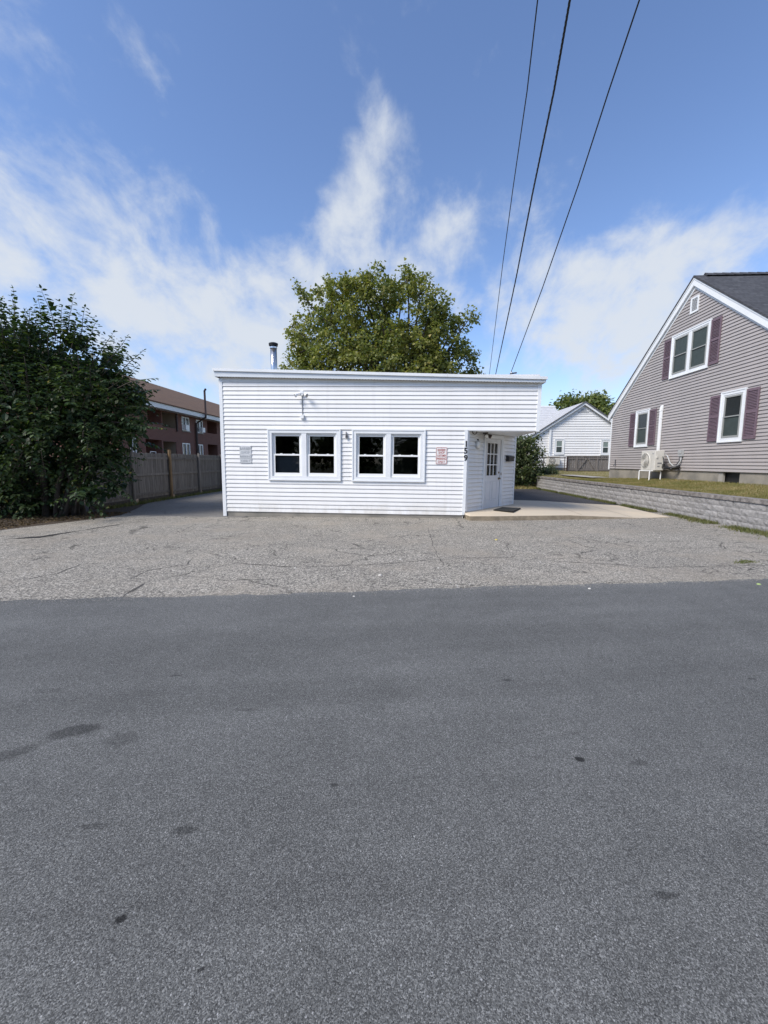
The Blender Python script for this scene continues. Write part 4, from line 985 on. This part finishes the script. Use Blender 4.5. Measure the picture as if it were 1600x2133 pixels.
for s in (-1, 1):
    a = (0, pk+.10); b = (s*(hw+.25), ez-.25*sl+.10)
    nc = 16
    for k in range(nc):
        f0, f1 = k/nc, (k+1)/nc; x0_, z0_ = b[0]+(a[0]-b[0])*f0, b[1]+(a[1]-b[1])*f0; x1_, z1_ = b[0]+(a[0]-b[0])*f1, b[1]+(a[1]-b[1])*f1
        MB().hexa([(x0_, -.25, z0_), (x1_, -.25, z1_-.0), (x1_, -.25, z1_+.045), (x0_, -.25, z0_+.085)], [(x0_, 7.2, z0_), (x1_, 7.2, z1_), (x1_, 7.2, z1_+.045), (x0_, 7.2, z0_+.085)]).build('roof_course', M_WROOF, wh)
    MB().hexa([(a[0], -.275, a[1]-.0), (b[0], -.275, b[1]-.0), (b[0], -.275, b[1]+.09), (a[0], -.275, a[1]+.09)], [(a[0], -.252, a[1]), (b[0], -.252, b[1]), (b[0], -.252, b[1]+.09), (a[0], -.252, a[1]+.09)]).build('drip_edge', mat('dark_drip_edge', (.10, .10, .11), .6), wh)
    MB().hexa([(a[0], -.22, a[1]-.17), (b[0], -.22, b[1]-.17), (b[0], -.22, b[1]-.003), (a[0], -.22, a[1]-.003)], [(a[0], -.19, a[1]-.17), (b[0], -.19, b[1]-.17), (b[0], -.19, b[1]-.003), (a[0], -.19, a[1]-.003)]).build('rake_board', M_TRIM, wh)
MB().hexa([(-.42, -.045, pk-.62), (.42, -.045, pk-.62), (0, -.045, pk-.30)], [(-.42, -.002, pk-.62), (.42, -.002, pk-.62), (0, -.002, pk-.30)]).build('gable_vent', mat('vent_grey', (.42, .43, .44), .7), wh)
pp = aty(1146, 895, WY); MB().box(pp[0]-13.3-.07, pp[0]-13.3+.07, -.13, -.03, .5, pp[2]-.8).build('downspout', M_TRIM, wh)
# main wing: white roof slope seen left of the gable
mw = MB(); zr = 6.35-.8; yb = 5.0; n = 13
for k in range(n):
    f0, f1 = k/n, (k+1)/n
    y0, z0 = -.1+(yb+.1)*f0, 2.5+(zr-2.5)*f0; y1, z1 = -.1+(yb+.1)*f1, 2.5+(zr-2.5)*f1
    MB().hexa([(-9.5, y0+.5, z0+.03), (-.2, y0+.5, z0+.03), (-.2, y1+.5, z1-.005), (-9.5, y1+.5, z1-.005)], [(-9.5, y0+.5, z0-.05), (-.2, y0+.5, z0-.05), (-.2, y1+.5, z1-.06), (-9.5, y1+.5, z1-.06)]).build('roof_course', M_WROOF, wh)
MB().box(-9.5, -.2, yb+.35, yb+.65, zr-.05, zr+.06).build('ridge_cap', M_TRIM, wh)
MB().box(-9.2, -hw, 1.2, 6.5, -.3, 2.45).build('wing_wall', M_WHITE, wh)
MB().box(-9.5, -hw-.05, .30, .42, 2.40, 2.55).build('gutter', M_TRIM, wh)
MB().box(-5.4, -4.4, 1.17, 1.21, 1.0, 2.2).build('wing_window', M_SCREEN2, wh)
ap2 = aty(1151, 967, WY-.2)
h2 = heat_pump((ap2[0], WY-.16, ap2[2]-.02), 0, 'pale heat pump bracketed to the white house wall beside the shrub', .86, .62, .34)
MB().box(-.36, -.32, -.34, .12, -.05, -.002).build('wall_bracket', M_GALV, h2); MB().box(.32, .36, -.34, .12, -.05, -.002).build('wall_bracket', M_GALV, h2)
# gate fence in front of it
GY = 29.8
g0 = aty(1180, 980, GY); g1 = aty(1272, 979, GY)
gf = empty('board_fence', (g0[0], GY, .86), 'short grey board fence with diagonal braced gate before the white house', 'fence')
gl_ = 3.6; gh = aty(1185, 951, GY)[2]-.86
nb = 26
pb = MB().box(0, gl_/nb-.012, 0, .02, 0, gh).mesh('picket', M_FENCE2)
for i in range(nb):
    o = link('picket', pb, gf, T(i*gl_/nb, random.uniform(0, .006), random.uniform(-.02, .015)))
for zz in (.12, gh-.16): MB().box(0, gl_, -.045, -.001, zz, zz+.09).build('rail', M_FENCE2, gf)
MB().box(-.03, gl_+.03, -.06, .03, gh-.01, gh+.05).build('cap_rail', M_FENCE2, gf)
for xx in (.62, 2.02): MB().box(xx, xx+.10, -.05, -.002, .0, gh-.02).build('gate_stile', M_FENCE2, gf)
for xa, xb in ((.70, 1.34), (2.02, 1.38)):
    MB().hexa([(xa-.05, -.075, .08), (xa+.05, -.075, .08), (xb+.05, -.075, gh-.08), (xb-.05, -.075, gh-.08)], [(xa-.05, -.046, .08), (xa+.05, -.046, .08), (xb+.05, -.046, gh-.08), (xb-.05, -.046, gh-.08)]).build('brace', M_FENCE2, gf)
for xx in (-.05, 3.05): MB().box(xx, xx+.07, -.11, -.06, -.1, gh).build('post', M_BROWN, gf)
o = empty('wire_fence', (g0[0]-3.2, GY, .3), 'thin dark railing joining the board fence to the shrub', 'fence')
MB().tube([(0, 0, gh+.44), (3.14, 0, gh+.52)], .03, 8).build('top_rail', M_BROWN, o)
for xx in (.1, 1.6, 3.05): MB().tube([(xx, 0, 0), (xx, 0, gh+.5)], .028, 8).build('post', M_BROWN, o)

# ------------------------------------------------------------------ tall board fence on the left
FX = -10.0; Y0, Y1 = 12.6, 31.0
fc = empty('board_fence', (FX, Y0, 0), 'tall weathered grey board fence running beside the left driveway', 'fence')
FH = 1.86; bw2 = .142
pbs = []
for k in range(4):
    mb = MB(); mb.hexa([(0, 0, .12), (.02, 0, .12), (.02, bw2-.006, .12), (0, bw2-.006, .12)], [(0, 0, FH+random.uniform(-.025, .02)), (.02, 0, FH+random.uniform(-.025, .02)), (.02, bw2-.006, FH+random.uniform(-.02, .02)), (0, bw2-.006, FH+random.uniform(-.02, .02))]); pbs.append(mb.mesh('picket', M_FENCE))
n = int((Y1-Y0)/bw2)
for i in range(n): link('picket', random.choice(pbs), fc, T(random.uniform(-.004, .004), i*bw2, random.uniform(-.015, .01)))
py_ = [17.34-2*2.5, 17.34-2.5, 17.34, 19.85, 22.35, 24.85, 27.35, 29.85]
for k, y in enumerate(py_):
    y -= Y0
    if y < -.5: continue
    tan = abs(y+Y0-17.34) < .1
    ht = 2.02 if tan else 1.93
    tilt = 0 if tan else random.uniform(-.03, .03)
    o = MB().tube([(.115, y, -.1), (.115, y+tilt*.5, 1.0), (.115+random.uniform(-.01, .01), y+tilt, ht)], .062 if tan else .055, 10).build('post', M_POST if tan else M_FENCE, fc)
    if tan: o['label'] = 'newer tan round post standing taller than the grey boards'
    if k+1 < len(py_):
        y2 = py_[k+1]-Y0
        for zz in (.24, .98, 1.62): MB().box(.022, .065, max(y, 0)+.05, y2-.05, zz, zz+.085).build('rail', M_FENCE, fc)
for k in range(7): MB().box(.03, .06, k*2.5+.1, k*2.5+2.4, -.02, .13).build('base_board', mat('dark_base_board', (.06, .05, .045), .95, .3, 5), fc)

# ------------------------------------------------------------------ brick apartment block
BXX = -15.0; BY0, BY1 = 21.6, 52.0
br = empty('apartment_block', (BXX, BY0, 0), 'two storey red brick apartment block with brown shingle roof behind the fence', 'building', rz=math.pi/2)
# local x = world Y, local -y = world +X
def bl_(px, py):
    p = atx(px, py, BXX); return p[1]-BY0, p[2]
def bq(x0, x1, ya, yb):
    # the photo rectangle x0..x1, with top ya and bottom yb at its left edge
    a = bl_(x0, ya); b = bl_(x1, ya); c = bl_(x0, yb); return (a[0], b[0], c[1], a[1])
rec = [(*bq(306, 335, 851, 1)[:2], 3.80, 4.64), (*bq(337, 366, 856, 1)[:2], 3.68, 4.62), (*bq(431, 451, 878, 1)[:2], 3.72, 4.62),
       (*bq(303, 337, 915, 1)[:2], 1.3, 2.84), (*bq(340, 367, 918, 1)[:2], 1.0, 2.80), (*bq(433, 453, 926, 1)[:2], 1.3, 2.86)]
wnd = [(*bq(378, 394, 867, 1)[:2], 3.62, 4.58), (*bq(408, 422, 875, 1)[:2], 3.62, 4.56), (*bq(380, 396, 922, 1)[:2], 1.55, 2.80), (*bq(410, 423, 926, 1)[:2], 1.55, 2.80), (*bq(270, 284, 912, 1)[:2], 1.6, 2.85)]
print('BRICK', [tuple(round(v, 2) for v in r_) for r_ in rec+wnd])
mb = MB(); sheet_holes(mb, 0, BY1-BY0, -.1, 4.9, rec+wnd, 0); mb.build('wall', M_BRICK, br)
MB().box(0, BY1-BY0, 9.0, 9.1, -.1, 4.9).build('rear_wall', M_BRICK, br)
for xx in (0.0, BY1-BY0-.1): MB().hexa([(xx, .05, -.1), (xx, 9.0, -.1), (xx, 9.0, 4.9), (xx, 4.5, 7.2), (xx, .05, 4.9)], [(xx+.1, .05, -.1), (xx+.1, 9.0, -.1), (xx+.1, 9.0, 4.9), (xx+.1, 4.5, 7.2), (xx+.1, .05, 4.9)]).build('end_wall', M_BRICK, br)
M_BEIGE = mat('beige_panel', (.30, .24, .18), .8)
for k, r_ in enumerate(rec):
    a, b, c, d = r_; m_ = MB()
    m_.box(a-.03, b+.03, 1.3, 1.33, c-.03, d+.03); m_.box(a-.03, a, .05, 1.3, c-.03, d+.03); m_.box(b, b+.03, .05, 1.3, c-.03, d+.03); m_.box(a, b, .05, 1.3, c-.03, c); m_.box(a, b, .05, 1.3, d, d+.03)
    bo = m_.build('balcony_recess', M_BEIGE if k in (1, 4) else M_BRICK, br)
    if k in (1, 4):
        xm = a+(b-a)*.12; xe_ = a+(b-a)*.62
        MB().frame(xm, xe_, c, d-.18, .09, 1.22, 1.299).build('door_frame', M_SASH, bo)
        MB().box(xm+.09, xe_-.09, 1.25, 1.27, c+.09, d-.27).build('pane', mat('dark_glass', (.012, .012, .014), .15), bo)
for k, (a, b, c, d) in enumerate(wnd):
    wo = MB().frame(a+.01, b-.01, c+.01, d-.01, .07, .0, .08).build('window', M_SASH, br)
    xm = (a+b)/2; MB().box(xm-.04, xm+.04, .002, .078, c+.08, d-.08).build('mullion', M_SASH, wo)
    for q0, q1 in ((a+.08, xm-.04), (xm+.04, b-.08)):
        MB().box(q0, q1, .05, .06, c+.08, d-.08).build('pane', mat('grey_glass', (.045, .055, .06), .12), wo)
    MB().box(a-.05, b+.05, -.06, .02, c-.06, c+.008).build('sill', M_PATH, wo)
    if k < 2: MB().box(a+.12 if k == 0 else xm-.0, xm+.05 if k == 0 else b-.1, -.22, .04, c+.06, c+.40).build('window_air_conditioner', M_SASH, wo)
er = .65
MB().box(-.3, BY1-BY0+.3, -er, -er+.04, 4.66, 4.95).build('fascia', M_TRIM, br)
MB().box(-.3, BY1-BY0+.3, -er+.041, .0, 4.68, 4.72).build('soffit', M_TRIM, br)
MB().hexa([(-.3, -er-.05, 4.93), (BY1-BY0+.3, -er-.05, 4.93), (BY1-BY0+.3, 4.5, 7.45), (-.3, 4.5, 7.45)], [(-.3, -er-.05, 5.0), (BY1-BY0+.3, -er-.05, 5.0), (BY1-BY0+.3, 4.5, 7.53), (-.3, 4.5, 7.53)]).build('roof', M_BROOF, br)
MB().hexa([(-.3, 9.6, 4.93), (BY1-BY0+.3, 9.6, 4.93), (BY1-BY0+.3, 4.5, 7.451), (-.3, 4.5, 7.451)], [(-.3, 9.6, 5.0), (BY1-BY0+.3, 9.6, 5.0), (BY1-BY0+.3, 4.5, 7.529), (-.3, 4.5, 7.529)]).build('roof', M_BROOF, br)
xp = bl_(407, 900)[0]
MB().tube([(xp, -.10, 0), (xp, -.10, 4.25), (xp+.1, -er-.12, 4.7), (xp+.1, -er-.12, 6.55), (xp-.12, -er-.3, 6.62)], .075, 8).build('vent_pipe', M_BROWN, br)
MB().tube([(rec[1][1]-.03, -.06, 3.5), (rec[1][1]-.03, -.06, 4.66)], .06, 8).build('downspout', M_BROWN, br)
# white chair back seen over the fence on the lower balcony is omitted detail: small white railing
MB().frame(rec[3][0]+.9, rec[3][0]+1.5, 1.3, 2.15, .05, .3, .34).build('balcony_railing', M_SASH, br)

# ------------------------------------------------------------------ foliage
def leaf_verts(shape='ovate'):
    if shape == 'ovate':   # folded pointed leaf, length 1 along +x
        return np.array([(0, 0, 0), (.32, .30, .05), (.72, .22, .0), (1, 0, -.16), (.72, -.22, .0), (.32, -.30, .05), (.5, 0, -.05)]), [(0, 1, 6), (1, 2, 6), (2, 3, 6), (3, 4, 6), (4, 5, 6), (5, 0, 6)]
    if shape == 'lobed':   # maple-like
        return np.array([(0, 0, 0), (.15, .45, .06), (.5, .30, .02), (1, 0, -.12), (.5, -.30, .02), (.15, -.45, .06)]), [(0, 1, 2), (0, 2, 3), (0, 3, 4), (0, 4, 5)]
    return np.array([(0, 0, 0), (.5, .28, .03), (1, 0, -.1), (.5, -.28, .03)]), [(0, 1, 2), (0, 2, 3)]
def frames(dirs, ups):
    x = dirs/np.linalg.norm(dirs, axis=1, keepdims=True); y = np.cross(ups, x); y /= np.linalg.norm(y, axis=1, keepdims=True)+1e-9; z = np.cross(x, y); return x, y, z
def leaf_mesh(name, P, D, U, Sz, m, shape):
    V, Fc = leaf_verts(shape); n = len(P); x, y, z = frames(D, U)
    A = P[:, None, :]+Sz[:, None, None]*(V[None, :, 0:1]*x[:, None, :]+V[None, :, 1:2]*y[:, None, :]+V[None, :, 2:3]*z[:, None, :])
    A = A.reshape(-1, 3); fs = np.array(Fc); Fa = (fs[None]+(np.arange(n)*len(V))[:, None, None]).reshape(-1, 3)
    me = bpy.data.meshes.new(name); me.vertices.add(len(A)); me.vertices.foreach_set('co', A.ravel())
    me.loops.add(Fa.size); me.loops.foreach_set('vertex_index', Fa.ravel().astype(np.int32)); me.polygons.add(len(Fa)); me.polygons.foreach_set('loop_start', np.arange(0, Fa.size, 3, dtype=np.int32)); me.polygons.foreach_set('loop_total', np.full(len(Fa), 3, dtype=np.int32))
    me.update(); me.validate(); me.materials.append(m); return me
def rvec(n): 
    v = rng.normal(size=(n, 3)); return v/np.linalg.norm(v, axis=1, keepdims=True)
def limbs(mb, base, targets, r0, rise=.35, seed=0, n=5, rt=.012):
    b = Vector(base)
    for t in targets:
        t = Vector(t); pts = []; rs = []
        for k in range(n+1):
            f = k/n; p = b.lerp(t, f); p.z = b.z+(t.z-b.z)*(f**(1-rise)); j = .06*(t-b).length*math.sin(f*3.1)
            pts.append(p+Vector((random.uniform(-j, j), random.uniform(-j, j), 0))*.6); rs.append(r0*(1-f)**.8+rt)
        mb.tube(pts, rs, 6)
def blob_tree(name, label, base, blobs, m, shape, size, nclu, per, spread, trunk_r, trunk_top, group=None, core=.35, upbias=.35, cat='tree', minz=.2, leaf_up=.6):
    """blobs: (x,y,z,rx,ry,rz) world ellipsoids"""
    t = empty(name, base, label, cat, group=group); b0 = np.array(base)
    B = np.array(blobs); wgt = B[:, 3]*B[:, 5]; wgt = wgt/wgt.sum()
    ids = rng.choice(len(B), nclu, p=wgt); d = rvec(nclu); rad = core+(1-core)*rng.random(nclu)**.55
    C = B[ids, :3]+d*B[ids, 3:6]*rad[:, None]
    keep = C[:, 2] > minz; C = C[keep]; d = d[keep]; n = len(C)
    P = np.repeat(C, per, 0)+rng.normal(size=(n*per, 3))*spread*np.array([1, 1, .8]); out = np.repeat(d, per, 0)
    D = rvec(n*per)*.8+out*.5+np.array([0, 0, -.25]); U = rvec(n*per)*(1-leaf_up)+np.array([0, 0, leaf_up])+out*.25
    Sz = size*rng.uniform(.65, 1.25, n*per)
    me = leaf_mesh('crown', P-b0, D, U, Sz, m, shape); link('crown', me, t)
    mb = MB(); mb.tube([(0, 0, -.2), (.05, .02, trunk_top*.5), (0, .05, trunk_top)], [trunk_r*1.25, trunk_r, trunk_r*.75], 10)
    limbs(mb, (0, .05, trunk_top), [tuple(bb[:3]-b0) for bb in B], trunk_r*.42)
    sel = C[rng.choice(n, min(n, 130), replace=False)]
    for c in sel:
        bb = B[np.argmin(((B[:, :3]-c)**2).sum(1)), :3]; limbs(mb, tuple(bb-b0-np.array([0, 0, .2])), [tuple(c-b0)], trunk_r*.10, n=3, rt=.008)
    mb.build('trunk', M_BARK, t, smooth=True); return t, C
def pxblobs(lst, Y, dep=.8, jy=1.2):
    out = []
    for px, py, r in lst:
        p = aty(px, py, Y); rr = r*Y/F*1.0; yy = random.uniform(-jy, jy); out.append((p[0]+yy*p[0]/Y, p[1]+yy, p[2], rr, rr*dep+.5, rr))
    return out
# maple behind the shop
TY = 25.0
mb_ = pxblobs([(745, 650, 92), (850, 655, 92), (690, 640, 55), (662, 700, 62), (915, 705, 68), (790, 615, 48), (706, 592, 26), (688, 578, 14), (740, 588, 18), (772, 596, 24), (828, 590, 24), (850, 582, 16), (643, 628, 24), (625, 615, 12), (965, 668, 26), (985, 655, 10), (616, 690, 20), (600, 682, 9), (975, 730, 24), (760, 740, 105), (880, 745, 95), (650, 755, 52), (620, 730, 16), (610, 762, 22), (985, 760, 16), (905, 640, 36), (930, 665, 26), (722, 625, 40), (875, 612, 30), (815, 800, 140), (700, 800, 110), (920, 800, 80)], TY)
mb_ = [(x, y, z-.25, rx*.90, ry, rz*.88) for x, y, z, rx, ry, rz in mb_]
blob_tree('maple_tree', 'large olive-green maple rising behind the flat white shop', (.0, TY, 0), mb_, M_MAPLE, 'lobed', .16, 1500, 36, .17, .24, 3.0, leaf_up=.5)
# shrub at the end of the retaining wall
SY = 26.0
sb = pxblobs([(1090, 940, 30), (1102, 925, 22), (1085, 965, 28), (1108, 955, 20), (1075, 925, 24), (1098, 985, 24), (1118, 945, 12), (1080, 1000, 20), (1120, 975, 14), (1060, 950, 26), (1055, 985, 22)], SY, 1.0, .3)
blob_tree('shrub', 'tall leafy green shrub at the far end of the retaining wall', (8.0-.55, SY, .25), sb, M_SHRUB, 'ovate', .15, 420, 16, .16, .05, .6, cat='shrub', core=.2, minz=.3)
lb = pxblobs([(1135, 985, 11), (1150, 988, 9), (1120, 993, 11), (1106, 1000, 9), (1145, 978, 8)], 27.2, 1, .2)
blob_tree('shrub', 'low sprawling green shrub under the heat pump of the white house', (tuple(aty(1132, 993, 27.2)[:2])[0], 27.2, .55), lb, M_SHRUB, 'ovate', .13, 110, 14, .14, .025, .15, cat='shrub', core=.1, minz=.5)
# distant tree behind the white house
fb = pxblobs([(1240, 850, 24), (1258, 862, 22), (1225, 858, 20), (1185, 836, 11), (1200, 842, 12), (1170, 838, 8), (1210, 850, 14), (1248, 832, 10), (1235, 838, 12), (1265, 878, 20), (1240, 880, 26), (1200, 862, 16), (1215, 890, 30), (1180, 860, 16)], 47, .9, 1)
blob_tree('distant_tree', 'pale green tree crown showing above the white house roof', (18.5, 47, .5), fb, M_FARTREE, 'lobed', .34, 520, 20, .42, .25, 2.5)

# the big dark bush on the left: shoots with alternate leaves
def bush():
    base = np.array([-9.6, 11.4, 0.0])
    t = empty('large_bush', tuple(base), 'huge dark green bush with upright leafy shoots overhanging the board fence', 'bush')
    L = [(30, 785, 98), (105, 765, 82), (182, 785, 64), (60, 880, 120), (170, 880, 110), (238, 818, 48), (100, 985, 80), (195, 955, 52), (20, 990, 80), (150, 1030, 36), (90, 1040, 34), (205, 1015, 26), (-80, 800, 140), (-90, 950, 140), (252, 812, 24), (245, 885, 40), (25, 690, 36), (122, 695, 30), (200, 735, 26), (-60, 700, 80), (30, 1050, 50), (-40, 1040, 60)]
    B = []
    for px, py, r in L:
        Y = 11.0+(.6 if py < 800 else 0)-(.6 if py > 1000 else 0)+(.7 if px > 200 else 0)+random.uniform(-.3, .5)
        p = aty(px, py, Y); rr = r*Y/F; B.append((p[0], Y+.3, p[2], rr, rr*.9+.2, rr))
    B = np.array(B); w = B[:, 3]**2; w /= w.sum()
    P = []; D = []; U = []; Sz = []; tw = MB()
    def shoot(p, d, ln, droop, s0, step=.066):
        p = np.array(p, float); d = np.array(d, float); d /= np.linalg.norm(d); n = max(3, int(ln/step)); side = np.cross(d, [0, 0, 1.]); 
        if np.linalg.norm(side) < .2: side = np.array([math.cos(random.uniform(0, 6)), math.sin(random.uniform(0, 6)), 0])
        side /= np.linalg.norm(side); pts = [p.copy()-d*.25]
        for k in range(n):
            d = d+np.array([0, 0, -droop*step])+rng.normal(size=3)*.035; d /= np.linalg.norm(d); p = p+d*step; pts.append(p.copy())
            sgn = 1 if k % 2 else -1; f = k/n
            ld = side*sgn*.85+d*.45+np.array([0, 0, -.28])+rng.normal(size=3)*.18
            up = np.array([0, 0, 1.])+d*.1+side*sgn*.25+rng.normal(size=3)*.22
            P.append(p+ld*.02); D.append(ld); U.append(up); Sz.append(s0*(1.05-.55*f**2)*random.uniform(.75, 1.2))
        P.append(p.copy()); D.append(d+np.array([0, 0, -.2])); U.append(np.array([0, 0, 1.])+rng.normal(size=3)*.2); Sz.append(s0*.5)
        return pts
    N = 1700
    ids = rng.choice(len(B), N, p=w); dd = rvec(N)
    for i in range(N):
        b = B[ids[i]]; d = dd[i].copy()
        if d[1] > .5 and random.random() < .65: d[1] *= -1
        rad = .45+.5*random.random()**.6; c = b[:3]+d*b[3:6]*rad
        if c[2] < .12: continue
        top = d[2] > .45
        dirv = d*.9+np.array([0, 0, .55 if top else .12]); pts = shoot(c, dirv, random.uniform(.35, .75), .55 if top else .9, random.uniform(.115, .175))
        if i % 3 == 0: tw.tube([tuple(q-base) for q in pts[::3]], .006, 4)
    # long upright leaders along the skyline and arching tips to the right
    for px, py, tx, ty_, s0 in [(30, 690, 22, 596, .17), (10, 670, -5, 620, .17), (60, 705, 52, 648, .15), (115, 690, 112, 600, .17), (85, 690, 82, 622, .15), (140, 700, 155, 612, .17), (150, 720, 165, 668, .15), (180, 720, 205, 672, .15), (205, 740, 240, 695, .15), (225, 770, 262, 732, .15), (255, 770, 300, 728, .14), (262, 800, 318, 772, .14), (255, 820, 325, 805, .14), (260, 850, 318, 845, .14), (250, 880, 345, 888, .13), (240, 905, 300, 905, .13), (230, 960, 285, 985, .13), (225, 1000, 300, 1035, .12), (215, 985, 290, 1000, .12), (150, 1045, 130, 1092, .13), (190, 1040, 225, 1070, .12), (100, 1050, 85, 1075, .13), (40, 720, 40, 660, .15), (170, 690, 180, 640, .14), (100, 720, 97, 650, .15), (240, 800, 290, 765, .14), (5, 700, -2, 640, .16), (125, 715, 132, 640, .15), (235, 740, 268, 700, .14)]:
        Y = 11.3+random.uniform(-.2, .4); a = aty(px, py, Y); b = aty(tx, ty_, Y); ln = np.linalg.norm(b-a)
        pts = shoot(a, b-a, ln, .12, s0*1.3, .05)
        tw.tube([tuple(q-base) for q in pts], [.012-.009*k/len(pts) for k in range(len(pts))], 5)
        if True:
            for _ in range(5 if ty_ < 720 else 3):
                pts = shoot(a+rng.normal(size=3)*.18, b-a+rng.normal(size=3)*.35, ln*random.uniform(.35, .7), .3, s0*.9)
    # dense inner foliage
    n2 = 13000; ids = rng.choice(len(B), n2, p=w); dv = rvec(n2)*(rng.random((n2, 1))**.5)*.72; C = B[ids, :3]+dv*B[ids, 3:6]; C[:, 1] += .35; C = C[C[:, 2] > .1]
    P = np.concatenate([np.array(P), C]); D = np.concatenate([np.array(D), rvec(len(C))+np.array([0, 0, -.3])]); U = np.concatenate([np.array(U), rvec(len(C))*.6+np.array([0, -.2, .7])]); Sz = np.concatenate([np.array(Sz), rng.uniform(.15, .24, len(C))])
    # the leaves that show largest, one by one
    V, Fc = leaf_verts('ovate'); dist = np.linalg.norm(P-CO, axis=1); rel = P-CO
    px = 800+F*(rel@RIGHT)/(rel@FWD); py = 1066-F*(rel@UP)/(rel@FWD)
    score = Sz/dist*(px > 5)*(px < 380)*(py > 560)
    near = np.zeros(len(P), bool)
    cell = {}
    order = np.argsort(dist-60*Sz*.5)
    cnt = 0
    for i in order:
        if score[i] <= 0: continue
        kx = (int(px[i]//12), int(py[i]//12))
        if kx in cell: continue
        cell[kx] = 1; near[i] = True; cnt += 1
        if cnt >= 290: break
    me1 = bpy.data.meshes.new('leaf'); me1.from_pydata(V.tolist(), [], Fc); me1.materials.append(M_LEAF)
    x, y, z = frames(D, U)
    for i in np.where(near)[0]:
        m4 = Matrix.Identity(4)
        for r_ in range(3):
            m4[r_][0] = x[i][r_]*Sz[i]; m4[r_][1] = y[i][r_]*Sz[i]; m4[r_][2] = z[i][r_]*Sz[i]; m4[r_][3] = P[i][r_]-base[r_]
        link('leaf', me1, t, m4)
    k = ~near
    me = leaf_mesh('crown', P[k]-base, D[k], U[k], Sz[k], M_LEAF, 'ovate'); tag(link('crown', me, t), kind='stuff')
    for q in B[:14]:
        limbs(tw, (random.uniform(-.6, .5), random.uniform(-.3, .3), -.1), [tuple(q[:3]-base)], .06, n=5)
    tw.build('trunk', M_BARK, t, smooth=True)
    print('BUSH LEAVES', len(P))
bush()
# trees across the street, behind the photographer (they darken the shop's window panes)
for k, (x, y, h) in enumerate(((-15, -19, 9.5), (-6.5, -21, 11), (1.5, -19.5, 10), (9.5, -21, 11.5), (18, -20, 10))):
    bl2 = [(x+random.uniform(-1.6, 1.6), y+random.uniform(-1.2, 1.2), h*f+random.uniform(-.4, .4), 3.3, 2.6, 2.4) for f in (.18, .3, .42, .55, .68, .78)]
    blob_tree('street_tree', 'leafy tree in the row across the street from the shop', (x, y, 0), bl2, M_FARTREE, 'lobed', .5, 420, 14, .5, .25, 2.5, group='trees across the street')
for o in list(bpy.data.objects):
    if o.type == 'MESH' and len(o.data.materials) == 0: print('NO MAT', o.name)
